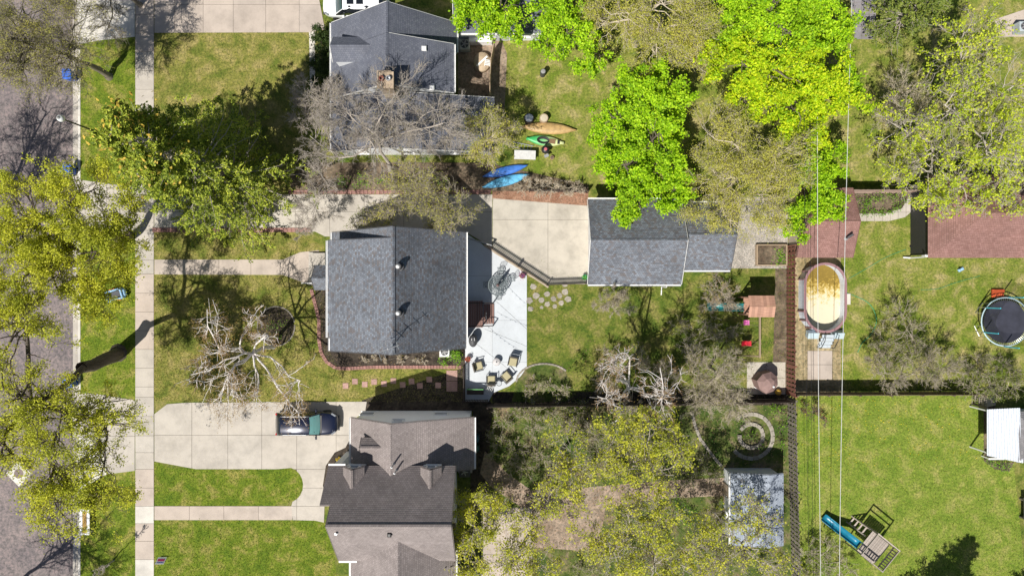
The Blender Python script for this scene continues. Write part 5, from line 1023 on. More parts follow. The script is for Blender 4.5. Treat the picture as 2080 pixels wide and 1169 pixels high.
# ------------------------------------------------------------------ patio
def patio_chair(label, x, y, rz, first=[None]):
    p = P(x, y, 0.04)
    if first[0]: return dup(first[0], (p.x, p.y, .04), rz, label, 'cushioned patio chairs round the fire pit')
    T = Thing('patio_chair', label, 'chair', (p.x, p.y, .04), rz, 'cushioned patio chairs round the fire pit'); m = MB(); TAN = flat('tan_cushion', (0.40, 0.36, 0.22), .9, 0, .1, 20)
    m.cbox((0, .02, .40), (.60, .62, .14), .04); T.part('cushion', m, TAN); m = MB(); m.cbox((0, -.36, .68), (.60, .10, .5), .03); T.part('backrest', m, flat('bronze_sling', (0.13, 0.11, 0.085), .7))
    for sd in (-1, 1):
        m = MB(); m.tube([(sd * .35, .34, 0), (sd * .35, .34, .60), (sd * .35, -.34, .64), (sd * .35, -.40, .9)], .022, 6); m.tube([(sd * .35, -.30, 0), (sd * .35, -.34, .64)], .022, 6); T.part('side_frame', m, BLACK)
        m = MB(); m.cbox((sd * .35, .02, .635), (.06, .62, .03), .01); T.part('armrest', m, BLACK)
    m = MB(); m.box((0, 0, .30), (.66, .64, .05)); T.part('seat_frame', m, BLACK); first[0] = T.o
R_ = math.radians
patio_chair('tan cushioned patio chair left of the fire pit', 972, 742, R_(-75)); patio_chair('tan cushioned patio chair right of the fire pit by the lawn edge', 1042, 733, R_(168))
patio_chair('tan cushioned patio chair beside the small black table', 1029, 763, R_(40)); patio_chair('tan cushioned patio chair nearest the patio gate', 998, 770, R_(0))
p = P(1009, 733); F_ = Thing('fire_pit', 'round grey metal fire pit at the middle of the four chairs', 'fire pit', (p.x, p.y, .04)); m = MB(); m.lathe((0, 0, 0), [(.26, .0), (.28, .36), (.31, .4), (.31, .43), (.27, .43), (.25, .30)], 24); F_.part('bowl', m, GREY)
m = MB(); m.lathe((0, 0, .43), [(.30, 0), (.29, .03), (.15, .06), (.02, .07)], 24); F_.part('lid', m, flat('lid_grey', (0.52, 0.50, 0.50), .6), smooth=True); m = MB(); m.lathe((0, 0, .50), [(.05, 0), (.05, .05), (.02, .06)], 10); F_.part('knob', m, BLACK)
p = P(1014, 776); ST = Thing('side_table', 'small black ring-topped side table between two patio chairs', 'table', (p.x, p.y, .04)); m = MB(); n_ = 20
m.tube([(.2 * math.cos(i * .314), .2 * math.sin(i * .314), .5) for i in range(21)], .02, 6, False); ST.part('top_ring', m, BLACK); m = MB(); m.lathe((0, 0, .49), [(.19, 0), (.19, .012), (.01, .012)], 20); ST.part('glass_top', m, glass('table_glass', (0.5, 0.53, 0.55)))
for i in range(3): m = MB(); m.tube([(.19 * math.cos(i * 2.1), .19 * math.sin(i * 2.1), .5), (.14 * math.cos(i * 2.1), .14 * math.sin(i * 2.1), 0)], .013, 5); ST.part('leg', m, BLACK)
p = P(1012, 579); TB = Thing('patio_table', 'round metal mesh dining table on the patio with closed umbrella', 'table', (p.x, p.y, .04)); LAT = flat('verdigris_metal', (0.16, 0.19, 0.20), .5, .3); m = MB(); Rt = .74
for r in (.12, .24, .36, .48, .6): m.tube([(r * math.cos(i * .2618), r * math.sin(i * .2618), .72) for i in range(25)], .028, 4, False)
for i in range(24): m.box((.40 * math.cos(i * .2618), .40 * math.sin(i * .2618), .712), (.62, .035, .016), i * .2618)
TB.part('lattice_top', m, LAT); m = MB(); m.tube([(Rt * math.cos(i * .2094), Rt * math.sin(i * .2094), .72) for i in range(31)], .045, 6, False); TB.part('rim', m, LAT)
for i in range(4): a = i * 1.571 + .6; m = MB(); m.tube([(.55 * math.cos(a), .55 * math.sin(a), .7), (.35 * math.cos(a), .35 * math.sin(a), .35), (.55 * math.cos(a), .55 * math.sin(a), 0)], .02, 6); TB.part('leg', m, LAT)
UM = Thing('patio_umbrella', 'closed dark patio umbrella standing through the round table', 'umbrella', (p.x, p.y, .04)); m = MB(); m.tube([(0, 0, 0), (0, 0, 2.35)], .022, 8); UM.part('pole', m, STEEL)
m = MB(); m.lathe((0, 0, 0), [(.06, 1.0), (.12, 1.1), (.13, 1.5), (.09, 2.1), (.03, 2.4)], 12); UM.part('folded_canopy', m, flat('maroon_canvas', (0.25, 0.16, 0.16), .9)); m = MB(); m.lathe((0, 0, 0), [(.25, 0), (.25, .07), (.05, .12)], 14); UM.part('base', m, BLACK)
def metal_chair(label, x, y, rz, first=[None]):
    q = P(x, y)
    if first[0]: return dup(first[0], (q.x, q.y, .04), rz, label, 'scrolled metal chairs round the patio table')
    T = Thing('metal_chair', label, 'chair', (q.x, q.y, .04), rz, 'scrolled metal chairs round the patio table'); m = MB()
    for i in range(5): m.box((-.18 + .09 * i, 0, .44), (.035, .44, .015))
    m.tube([(.23 * math.cos(i * .5236), .23 * math.sin(i * .5236), .44) for i in range(13)], .02, 5, False); T.part('seat', m, LAT)
    m = MB(); m.tube([(-.22, -.22, .44), (-.23, -.28, .85), (0, -.30, .95), (.23, -.28, .85), (.22, -.22, .44)], .02, 6)
    for i in (-1, 0, 1): m.tube([(i * .1, -.23, .44), (i * .1, -.29, .9)], .012, 5)
    T.part('backrest', m, LAT)
    for sx in (-1, 1):
        for sy in (-1, 1): m = MB(); m.tube([(sx * .17, sy * .17, .44), (sx * .21, sy * .21, 0)], .016, 5); T.part('leg', m, LAT)
    first[0] = T.o
metal_chair('metal patio chair above the round table', 1017, 551, R_(180)); metal_chair('metal patio chair right of the round table', 1038, 566, R_(100)); metal_chair('metal patio chair below the round table', 1013, 600, R_(0)); metal_chair('metal patio chair in shade left of the round table', 991, 578, R_(-90))
BRN = wood('deck_brown', (0.16, 0.085, 0.07), (0.26, 0.15, 0.125), (30, 2, 30)); a = P(950, 613); b = P(1003, 661); DK = Thing('deck_steps', 'brown wooden steps with rails down from the house to the patio', 'steps', ((a.x + b.x) / 2, (a.y + b.y) / 2, .04)); x0, x1 = a.x - DK.loc.x, b.x - DK.loc.x; y1, y0 = a.y - DK.loc.y, b.y - DK.loc.y
m = MB(); m.box((0, 0, 0), (.16, y1 - y0 + .2, .04)); pl = m.mesh('plank', BRN)
for i in range(7): link('plank', pl, DK.o, (x0 + .09 + .172 * i, 0, .60))
for i in range(4):
    m = MB(); m.box((x0 + 1.36 + .20 * i, .0, .50 - .14 * i), (.19, y1 - y0 - .3, .035)); DK.part('tread', m, BRN)
m = MB(); 
for y in (y0 + .05, y1 - .05):
    m.box((x0 + .6, y, .3), (1.2, .04, .55)); m.tube([(x0 + .1, y, 1.45), (x0 + 1.2, y, 1.45), (x1, y, .95)], .035, 6)
    for x in (x0 + .1, x0 + .6, x0 + 1.2): m.box((x, y, .72), (.07, .07, 1.44))
    m.box((x1 - .03, y, .45), (.07, .07, .9))
DK.part('railing', m, DARKW)
p = P(962, 690); GR = Thing('grill', 'dark covered grill with a white oval ring by the house corner', 'grill', (p.x, p.y, .04)); m = MB(); m.lathe((0, 0, 0), [(.34, 0), (.38, .7), (.33, .95), (.1, 1.05)], 16, .9, 1.3); GR.part('cover', m, DGREY, smooth=True); m = MB(); m.tube([(.02 + .11 * math.cos(i * .3142), .1 + .2 * math.sin(i * .3142), 1.04 - .1 * abs(math.sin(i * .3142))) for i in range(21)], .03, 6, False); GR.part('ring', m, WHITE)
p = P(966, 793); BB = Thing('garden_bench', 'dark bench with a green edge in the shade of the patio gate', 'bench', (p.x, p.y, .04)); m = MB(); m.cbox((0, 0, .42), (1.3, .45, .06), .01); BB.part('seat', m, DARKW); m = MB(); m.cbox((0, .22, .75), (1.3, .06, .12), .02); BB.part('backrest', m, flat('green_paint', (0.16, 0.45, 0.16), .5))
for sx in (-.55, .55):
    m = MB(); m.box((sx, 0, .21), (.07, .4, .4)); m.box((sx, .22, .4), (.05, .05, .7)); BB.part('leg', m, DARKW)
p = P(994, 791); LN = Thing('folding_rack', 'white folded rack leaning by the patio gate', 'rack', (p.x, p.y, .04), -.4)
for i in range(4): m = MB(); m.tube([(-.2 + .13 * i, .35, .75), (-.2 + .13 * i, -.35, .02)], .016, 5); LN.part('bar', m, WHITE)
m = MB(); m.tube([(-.24, .35, .75), (.24, .35, .75)], .018, 5); m.tube([(-.24, -.35, .02), (.24, -.35, .02)], .018, 5); LN.part('cross_bar', m, WHITE)
def pot(label, x, y, r, h, potm, plant, n=90, z=0.04, ls=.10):
    q = P(x, y); T = Thing('flower_pot', label, 'flower pot', (q.x, q.y, z)); m = MB(); m.lathe((0, 0, 0), [(r * .7, 0), (r, h), (r * 1.08, h), (r * 1.08, h + .03), (r * .9, h + .03), (r * .88, h - .04)], 14); T.part('pot', m, potm)
    rg = np.random.default_rng(int(x)); C = np.array([0, 0, h + r * .6]) + rg.normal(size=(n, 3)) * np.array([r * .6, r * .6, r * .35]); v, f = leaves(rg, C, ls); link('plant', np_mesh('plant', v, f, plant), T.o)
pot('pot of purple and pink flowers at the patio corner by the picket fence', 1061, 560, .2, .3, flat('terracotta', (0.4, 0.16, 0.09), .8), leafmat('petals', [(0.10, 0.2, 0.04), (0.35, 0.06, 0.42), (0.6, 0.25, 0.3)]), 120)
pot('red pot in the shade at the house corner of the patio', 951, 728, .2, .4, flat('red_glaze', (0.45, 0.06, 0.05), .4), leafmat('rusty', [(0.3, 0.1, 0.06), (0.45, 0.2, 0.1)]), 70)
pot('green pot beside the garage corner at the fence end', 1187, 563, .2, .35, flat('green_glaze', (0.02, 0.35, 0.2), .4), STY['green'][1], 60)
pot('yellow flowers at the corner of the south house', 690, 932, .18, .2, flat('terracotta', (0.4, 0.16, 0.09)), leafmat('yellow_petal', [(0.7, 0.5, 0.03), (0.75, 0.6, 0.05)]), 70)
for lb, pts in (('string light wire from the steps across the patio', [(1003, 607), (1070, 668)]), ('string light wire across the middle of the patio', [(985, 668), (1070, 703)]), ('string light wire over the fire pit', [(960, 692), (1030, 747)])):
    a, b = P(*pts[0], 2.3), P(*pts[1], 2.3); m = MB(); m.tube([a.lerp(b, t / 8) - Vector((0, 0, .8 * (t / 8) * (1 - t / 8))) for t in range(9)], .008, 4); T = Thing('string_lights', lb, 'string lights', a, group='string lights over the patio'); T.part('cable', m, BLACK, w=True)
    for t in range(1, 8):
        q = a.lerp(b, t / 8) - Vector((0, 0, .8 * (t / 8) * (1 - t / 8) + .06)); m = MB(); m.lathe(q, [(.012, .05), (.03, .0), (.02, -.04), (.003, -.05)], 6); T.part('bulb', m, glass('bulb', (0.7, 0.7, 0.65)), w=True)

# ------------------------------------------------------------------ back yard play set, grill, raised bed
CED = wood('cedar_roof', (0.36, 0.19, 0.125), (0.50, 0.29, 0.21), (2, 25, 25)); p = P(1521, 620); PS = Thing('play_set', 'wooden play set with teal slide and swings on the back lawn', 'play set', (p.x, p.y, 0)); z_ = 3.0
for i in range(9):
    for sd in (-1, 1):
        m = MB(); x = -.86 + .215 * i
        y0_, y1_ = 0.0, sd * .80; m.ext([(x - .104, y0_ + sd * .01, z_), (x + .104, y0_ + sd * .01, z_), (x + .104, y1_, z_ - .28), (x - .104, y1_, z_ - .28)], (0, 0, -.03)); PS.part('roof_board', m, CED)
for sx in (-.8, .8):
    for sy in (-.65, .65): m = MB(); m.box((sx, sy, 1.38), (.1, .1, 2.76)); PS.part('post', m, CED)
m = MB(); m.box((0, 0, 1.3), (1.7, 1.4, .06)); PS.part('platform', m, CED)
m = MB(); 
for sy in (-.68, .68): m.box((0, sy, 1.75), (1.6, .05, .1)); m.box((0, sy, 2.1), (1.6, .05, .1))
PS.part('railing', m, CED)
TEAL = flat('teal_plastic', (0.02, 0.20, 0.21), .35, 0, .2, 3); m = MB(); secs = []
def slide(pts, w, d=.22):
    secs = []
    for q in pts: x, y, z = q; secs.append([(x, y - w, z + d), (x, y - w * .85, z), (x, y, z - .05), (x, y + w * .85, z), (x, y + w, z + d), (x, y + w - .05, z + d), (x, y + w * .75, z + .06), (x, y, z + .03), (x, y - w * .75, z + .06), (x, y - w + .05, z + d)])
    mb = MB(); mb.loft(secs); return mb
PS.part('slide', slide([(-.85, -.1, 1.3), (-1.2, -.1, 1.2), (-1.8, -.1, .75), (-2.4, -.1, .4), (-2.9, -.1, .22), (-3.3, -.1, .2)], .30), TEAL, smooth=True)
m = MB(); m.box((.05, -2.15, 2.25), (.11, 3.4, .16)); PS.part('swing_beam', m, TANW)
m = MB(); m.tube([(.05, -3.75, 2.2), (-1.0, -3.9, 0)], .055, 6); m.tube([(.05, -3.75, 2.2), (.95, -3.75, 0)], .055, 6); PS.part('beam_leg', m, TANW)
for y, mt, sw in ((-1.3, flat('pink_plastic', (0.80, 0.22, 0.55), .4), .45), (-2.9, flat('red_plastic', (0.62, 0.02, 0.04), .4), .75)):
    m = MB(); m.loft([[(x, y + yy, .55 + .25 * (yy / .25) ** 2) for x in (0,)] for yy in (0,)] if False else [[(-.5 - sw / 2 + .05, y - .18, .75), (-.5 - sw / 2 + .05, y + .18, .75), (-.5 - sw / 2, y + .2, .95), (-.5 - sw / 2, y - .2, .95)], [(-.5, y - .2, .62), (-.5, y + .2, .62), (-.5, y + .18, .68), (-.5, y - .18, .68)], [(-.5 + sw / 2 - .05, y - .18, .75), (-.5 + sw / 2 - .05, y + .18, .75), (-.5 + sw / 2, y + .2, .95), (-.5 + sw / 2, y - .2, .95)]])
    s1 = PS.part('swing_seat', m, mt); m = MB()
    for sy in (-.17, .17): m.tube([(.05, y + sy, 2.2), (-.45, y + sy, .85)], .012, 4)
    PS.part('rope', m, TANW, parent=s1)
p = P(1548, 772); CV = Thing('canvas_cover', 'brown peaked canvas cover standing on the small concrete pad', 'cover', (p.x, p.y, .03), .5); CVM = flat('brown_canvas', (0.24, 0.155, 0.14), .8, 0, .15, 4, 0, 0, .02)
m = MB(); C8 = [(.85, .0), (.62, .62), (-.05, .78), (-.7, .55), (-.8, -.1), (-.55, -.7), (.1, -.85), (.6, -.55)]; rr2 = random.Random(5)
ring0 = [(x, y, .05) for x, y in C8]; ring1 = [(x * .98, y * .98, 1.15 + rr2.uniform(-.12, .12)) for x, y in C8]; ring2 = [(x * .45, y * .45, 1.5 + rr2.uniform(-.06, .06)) for x, y in C8]
m.loft([ring0, ring1, ring2], False); m.add(ring2 + [(0.05, .02, 1.62)], [(i, (i + 1) % 8, 8) for i in range(8)]); CV.part('canvas_cover', m, CVM); m = MB(); m.tube([(x * 1.01, y * 1.01, .06) for x, y in C8[4:8]], .03, 5); CV.part('pale_hem', m, WHITE); m = MB(); m.lathe((.15, -.4, 1.44), [(.08, 0), (.09, .08), (.05, .14), (.01, .15)], 10); CV.part('knob', m, WHITE)
solo('beach_ball', 'orange and yellow ball beside the brown canvas cover', 'ball', MB().lathe((0, 0, .26), [(.02, -.25), (.14, -.2), (.23, -.1), (.25, 0), (.23, .1), (.14, .2), (.02, .25)], 16), flat('orange_yellow', (0.8, 0.48, 0.08), .4, 0, .35, 2), P(1578, 795), smooth=True)
p = P(1565, 518); RB = Thing('raised_bed', 'wooden raised planter bed on the gravel beside the fence', 'planter', (p.x, p.y, 0))
for c, d in (((0, .78, .17), (2.4, .1, .34)), ((0, -.78, .17), (2.4, .1, .34)), ((-1.15, 0, .17), (.1, 1.46, .34)), ((1.15, 0, .17), (.1, 1.46, .34))): m = MB(); m.cbox(c, d, .01); RB.part('board', m, TANW)
m = MB(); m.box((0, 0, .12), (2.18, 1.44, .24)); RB.part('soil_fill', m, SOIL); rg = np.random.default_rng(5); v, f = leaves(rg, np.array([.7, -.2, .32]) + rg.normal(size=(160, 3)) * np.array([.3, .35, .05]), .12); link('seedlings', np_mesh('seedlings', v, f, STY['green'][1]), RB.o)['kind'] = 'stuff'

# ------------------------------------------------------------------ pool, trampoline, play tower
p = P(1662, 604); PL = Thing('swimming_pool', 'oval above-ground pool with murky yellow water and white wall', 'pool', (p.x, p.y, 0)); rx, ry, st = 1.55, 1.55, 1.05
def stad(r, n=14): return [(r * math.cos(math.pi * i / n), st + r * math.sin(math.pi * i / n)) for i in range(n + 1)] + [(r * math.cos(math.pi + math.pi * i / n), -st + r * math.sin(math.pi + math.pi * i / n)) for i in range(n + 1)]
def ringwall(ro, ri, z0, z1):
    mb = MB(); o = stad(ro); i_ = stad(ri); n = len(o); vs_ = [(x, y, z0) for x, y in o] + [(x, y, z1) for x, y in o] + [(x, y, z1) for x, y in i_] + [(x, y, z0) for x, y in i_]
    mb.add(vs_, [(a * n + k, a * n + (k + 1) % n, ((a + 1) % 4) * n + (k + 1) % n, ((a + 1) % 4) * n + k) for a in range(4) for k in range(n)]); return mb
PL.part('wall', ringwall(rx, rx - .03, 0, 1.22), flat('pool_wall', (0.62, 0.68, 0.78), .4)); PL.part('top_rail', ringwall(rx + .09, rx - .09, 1.22, 1.27), flat('pool_rail', (0.30, 0.17, 0.18), .5))
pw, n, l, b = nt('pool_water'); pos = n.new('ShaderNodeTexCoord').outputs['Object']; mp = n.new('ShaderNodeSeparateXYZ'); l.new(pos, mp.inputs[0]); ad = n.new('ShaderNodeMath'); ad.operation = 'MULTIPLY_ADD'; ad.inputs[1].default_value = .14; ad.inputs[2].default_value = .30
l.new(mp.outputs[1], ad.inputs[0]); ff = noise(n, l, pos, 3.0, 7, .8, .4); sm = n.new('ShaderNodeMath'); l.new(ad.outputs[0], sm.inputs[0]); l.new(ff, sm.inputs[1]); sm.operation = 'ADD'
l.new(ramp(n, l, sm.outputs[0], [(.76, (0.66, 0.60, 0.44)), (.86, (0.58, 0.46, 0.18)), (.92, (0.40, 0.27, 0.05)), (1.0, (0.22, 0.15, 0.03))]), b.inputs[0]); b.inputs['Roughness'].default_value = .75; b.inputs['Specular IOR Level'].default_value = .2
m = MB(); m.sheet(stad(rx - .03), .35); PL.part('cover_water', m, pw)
for i in range(12):
    a = stad(rx + .06)[i * 2 + 1] ; m = MB(); m.box((a[0], a[1], .6), (.1, .1, 1.2)); PL.part('upright', m, flat('pool_rail', (0, 0, 0)))
p = P(1672, 690); LD = Thing('pool_ladder', 'pool ladder steps with pale blue panels and black handrails below the pool', 'ladder', (p.x, p.y, 0)); m = MB(); 
for i in range(4): m.box((0, .35 - .28 * i, .95 - .25 * i), (1.0, .24, .05))
LD.part('step', m, flat('pale_blue', (0.5, 0.56, 0.6), .5))
for sx in (-.5, .5): m = MB(); m.tube([(sx, -.6, 0), (sx, -.55, .8), (sx, 0, 1.4), (sx, .5, 1.6), (sx, .55, 1.2)], .03, 6); LD.part('handrail', m, BLACK)
for sx in (-1.0, .95): m = MB(); m.box((sx, .45, .35), (.85, .5, .5), 0, .4); LD.part('side_panel', m, flat('pale_blue2', (0.42, 0.52, 0.56), .5))
solo('stepping_slab', 'single pale concrete slab in the grass right of the pool', 'slab', MB().cbox((0, 0, .05), (.44, .85, .1), .02), CONC_W, P(1721, 607))
def hose(label, pts, mat, r=.022, cat='hose', nm='garden_hose'):
    q = [P(x, y, .03) for x, y in pts]; W = []
    for i in range(len(q) - 1):
        p0, p1, p2, p3 = q[max(i - 1, 0)], q[i], q[i + 1], q[min(i + 2, len(q) - 1)]
        for k in range(5):
            t = k / 5; W.append(.5 * ((2 * p1) + (p2 - p0) * t + (2 * p0 - 5 * p1 + 4 * p2 - p3) * t * t + (3 * p1 - p0 - 3 * p2 + p3) * t ** 3))
    m = MB(); m.tube(W + [q[-1]], r, 5); solo(nm, label, cat, m, mat, q[0], w=True)
GH = flat('hose_green', (0.03, 0.33, 0.17), .5)
hose('green garden hose winding from the pool to the dark shrub', [(1709, 590), (1735, 600), (1760, 612), (1775, 630), (1780, 655), (1768, 680), (1752, 695), (1742, 716)], GH); hose('faint green hose lying across the grass below the hip roof', [(1725, 565), (1760, 545), (1800, 522), (1840, 506)], GH, .016); hose('green hose curving over the lawn left of the trampoline', [(1870, 588), (1905, 586), (1940, 574), (1990, 560)], GH, .014)
p = P(2026, 652); TR = Thing('trampoline', 'round black trampoline with pale blue frame and net poles', 'trampoline', (p.x, p.y, 0)); Rr = 1.86
m = MB(); m.lathe((0, 0, .86), [(.01, 0), (Rr - .22, 0), (Rr - .22, .012), (.01, .012)], 40); TR.part('jump_mat', m, flat('mat_black', (0.035, 0.037, 0.055), .65, 0, .3, 1.2))
m = MB(); m.tube([(Rr * math.cos(i * .1571), Rr * math.sin(i * .1571), .9) for i in range(41)], .045, 6, False); TR.part('frame_ring', m, flat('frame_blue', (0.5, 0.66, 0.72), .4))
m = MB()
for i in range(72): a = i * .08727; m.tube([((Rr - .23) * math.cos(a), (Rr - .23) * math.sin(a), .87), ((Rr - .03) * math.cos(a), (Rr - .03) * math.sin(a), .9)], .012, 3)
TR.part('springs', m, STEEL)
CY = flat('cyan_foam', (0.08, 0.52, 0.68), .5)
for i in range(6):
    a = math.radians(25 + 60 * i); x, y = (Rr + .03) * math.cos(a), (Rr + .03) * math.sin(a); m = MB(); m.tube([(x, y, 0), (x, y, .9), (x, y, 1.1)], .03, 6); po = TR.part('pole', m, STEEL); m = MB(); m.tube([(x, y, 1.0), (x, y, 2.55)], .045, 8); TR.part('foam_sleeve', m, CY, parent=po)
    m = MB(); m.tube([((Rr) * math.cos(a - .25), (Rr) * math.sin(a - .25), .88), (Rr * math.cos(a - .25), Rr * math.sin(a - .25), .04), (Rr * math.cos(a + .25), Rr * math.sin(a + .25), .04), (Rr * math.cos(a + .25), Rr * math.sin(a + .25), .88)], .03, 6); TR.part('leg', m, STEEL)
m = MB(); n_ = 36; m.add([((Rr - .02 - .12 * math.sin(3 * a_) ** 2) * math.cos(a_), (Rr - .02 - .12 * math.sin(3 * a_) ** 2) * math.sin(a_), z) for z in (.9, 1.7, 2.45) for a_ in [2 * math.pi * i / n_ + .436 for i in range(n_)]], [(r * n_ + i, r * n_ + (i + 1) % n_, (r + 1) * n_ + (i + 1) % n_, (r + 1) * n_ + i) for r in range(2) for i in range(n_)])
TR.part('safety_net', m, netmat('net_black', (0.015, 0.02, 0.02), .32))
m = MB(); m.cbox((0, 0, .14), (.95, .34, .06), .02); m.cbox((0, .3, .22), (.95, .3, .06), .02)
for x in (-.42, .42): m.box((x, .14, .1), (.06, .6, .1))
solo('orange_step', 'orange plastic step at the top edge of the trampoline', 'step', m, flat('orange_red', (0.55, 0.10, 0.03), .5), P(2024, 599))
GW = wood('play_grey', (0.30, 0.25, 0.215), (0.48, 0.42, 0.37), (2, 22, 22)); p = P(1753, 1096); PT = Thing('play_tower', 'weathered wooden play tower with a blue slide on the bright lawn', 'play tower', (p.x, p.y, 0), math.radians(-39)); m = MB(); m.box((0, 0, 0), (.16, 1.9, .04)); pme2 = m.mesh('plank', GW)
for i in range(9): link('plank', pme2, PT.o, (-.70 + .172 * i, 0, 1.45))
for sx in (-1.0, 1.0):
    for sy in (-1.0, 1.0): m = MB(); m.box((sx, sy, 1.3), (.1, .1, 2.6)); PT.part('post', m, GW)
for c, d in (((0, 1.0, 2.55), (2.1, .06, .12)), ((0, -1.0, 2.55), (2.1, .06, .12)), ((-1.0, 0, 2.55), (.06, 1.94, .12)), ((1.0, 0, 2.55), (.06, 1.94, .12)), ((0, 1.0, 1.85), (2.1, .05, .1)), ((0, -1.0, 1.85), (2.1, .05, .1)), ((1.0, 0, 1.85), (.05, 1.94, .1))): m = MB(); m.box(c, d); PT.part('rail', m, GW)
for i in range(9): m = MB(); m.box((-.9 + .225 * i, -1.04, 2.2), (.09, .02, .75)); PT.part('baluster', m, GW)
for i in range(8): m = MB(); m.box((1.04, -.8 + .22 * i, 2.2), (.02, .09, .75)); PT.part('baluster', m, GW)
m = MB(); m.box((.92, 0, 1.3), (.14, 1.8, .04)); PT.part('plank', m, GW)
m = MB(); 
for y in (-.3, .3): m.tube([(-1.0, y + .6, 1.45), (-1.9, y + .6, 0)], .05, 6)
for i in range(4): m.box((-1.15 - .2 * i, .6, 1.2 - .33 * i), (.12, .6, .04))
PT.part('ladder', m, GW)
m2 = slide([(-.95, -.55, 1.5), (-1.4, -.55, 1.42), (-2.0, -.55, .95), (-2.7, -.55, .5), (-3.3, -.55, .28), (-3.7, -.55, .25)], .32); PT.part('slide', m2, flat('blue_teal', (0.01, 0.19, 0.30), .35, 0, .2, 3), smooth=True)
# ------------------------------------------------------------------ north yard: boats, barrels, bits
def boat(name, label, x, y, L, W, rz, mat, deck=None, h=.32, cat='kayak', group=None, up=True, tip=.03):
    q = P(x, y); T = Thing(name, label, cat, (q.x, q.y, .02), rz, group); secs = []
    for i in range(15):
        t = -1 + 2 * i / 14; w = max(tip, W / 2 * (1 - abs(t) ** 2.3)); k = h * (.55 + .45 * (1 - t * t)); e = .10 * t * t
        pr = [(w * math.cos(a), k * (.5 + .5 * math.sin(a)) + e) for a in [2 * math.pi * j / 12 for j in range(12)]]; secs.append([(t * L / 2, yy, z) for yy, z in pr])
    m = MB(); m.loft(secs); T.part('hull', m, mat, smooth=True); return T
TN = flat('canoe_tan', (0.47, 0.31, 0.13), .5, 0, .3, 3); boat('canoe', 'tan wooden canoe lying upturned in the north yard', 1114, 262, 4.3, .92, R_(-4), TN, cat='canoe', h=.4)
m = MB(); m.tube([(x, 0, .40 + .0 * x) for x in (-1.6, -.5, .5, 1.6)], .02, 5); 
kg, n, l, b = nt('kayak_green_yellow'); pos = n.new('ShaderNodeTexCoord').outputs['Object']; sx_ = n.new('ShaderNodeSeparateXYZ'); l.new(pos, sx_.inputs[0]); mr = n.new('ShaderNodeMapRange'); mr.inputs[1].default_value = -1.4; mr.inputs[2].default_value = 1.4; l.new(sx_.outputs[0], mr.inputs[0]); l.new(ramp(n, l, mr.outputs[0], [(.2, (0.05, 0.42, 0.12)), (.5, (0.22, 0.5, 0.2)), (.75, (0.55, 0.60, 0.30))]), b.inputs[0]); b.inputs['Roughness'].default_value = .4
KG = boat('kayak', 'green and yellow kayak with black seat in the north yard', 1107, 287, 2.95, .80, R_(-7), kg, tip=.12)
m = MB(); m.lathe((-.15, 0, .30), [(.30, 0), (.34, .03), (.32, .06), (.26, .02), (.02, .0)], 18, 1.5, .85); KG.part('cockpit', m, BLACK); m = MB(); m.cbox((.55, 0, .32), (.5, .36, .05), .02); KG.part('hatch', m, flat('hatch_brown', (0.2, 0.12, 0.06))); m = MB(); m.cbox((1.05, 0, .31), (.18, .3, .04), .01); KG.part('strap', m, BLACK)
boat('kayak', 'royal blue kayak, upper of the two beside the budding tree', 1026, 348, 3.6, .70, R_(14), flat('kayak_blue', (0.05, 0.17, 0.55), .4, 0, .25, 2), group='blue kayaks side by side')
boat('kayak', 'sky blue kayak, lower of the two beside the budding tree', 1028, 368, 3.8, .76, R_(15), flat('kayak_cyan', (0.12, 0.42, 0.68), .4, 0, .3, 1.5), group='blue kayaks side by side')
def barrel(label, x, y, r, h, mat, top, nm='barrel', cat='barrel'):
    q = P(x, y); T = Thing(nm, label, cat, (q.x, q.y, 0)); m = MB(); m.lathe((0, 0, 0), [(r * .9, 0), (r, .05), (r, h * .33), (r * 1.04, h * .36), (r, h * .39), (r, h - .05), (r * 1.03, h), (r * .9, h), (r * .88, h - .05)], 20); T.part('shell', m, mat)
    m = MB(); m.lathe((0, 0, h - .04), [(r * .87, 0), (r * .86, .03), (.02, .05)], 20); T.part('top', m, top)
barrel('black barrel with silver top at the end of the canoe', 1074, 245, .36, .9, BLACK, STEEL); barrel('round pale wooden cable spool table above the canoe', 1104, 244, .32, .7, TANW, flat('pale_wood', (0.52, 0.45, 0.34), .8), 'spool_table', 'table')
barrel('small clay pot beside the black grill in the north yard', 1121, 321, .15, .25, flat('clay', (0.42, 0.25, 0.17)), SOIL, 'clay_pot', 'pot'); barrel('dark post-top bird bath on the north lawn', 1102, 153, .2, 1.0, DGREY, GREY, 'bird_bath', 'bird bath')
barrel('teal rain barrel in the shade behind the south house, upper one', 966, 886, .33, .95, flat('dark_teal', (0.03, 0.09, 0.11), .5), flat('dark_teal2', (0.05, 0.14, 0.16), .5)); barrel('green rain barrel in the shade behind the south house, lower one', 966, 905, .33, .95, flat('dark_green_b', (0.02, 0.08, 0.06), .5), flat('dark_green_c', (0.04, 0.13, 0.10), .5))
q = P(1107, 308); KB = Thing('kettle_grill', 'black kettle grill with a red emblem below the green kayak', 'grill', (q.x, q.y, 0), .4); m = MB(); m.lathe((0, 0, .55), [(.05, 0), (.25, .08), (.32, .25), (.30, .36), (.18, .47), (.02, .5)], 20); KB.part('bowl', m, BLACK, smooth=True)
for i in range(3): m = MB(); m.tube([(.18 * math.cos(i * 2.1), .18 * math.sin(i * 2.1), .62), (.3 * math.cos(i * 2.1), .3 * math.sin(i * 2.1), 0)], .018, 5); KB.part('leg', m, STEEL)
m = MB(); m.lathe((0, 0, 1.05), [(.12, -.02), (.12, .004), (.01, .012)], 14); KB.part('emblem', m, flat('emblem_red', (0.5, 0.12, 0.14), .5)); m = MB(); m.box((-.1, -.45, .72), (.35, .22, .03)); KB.part('side_shelf', m, STEEL)
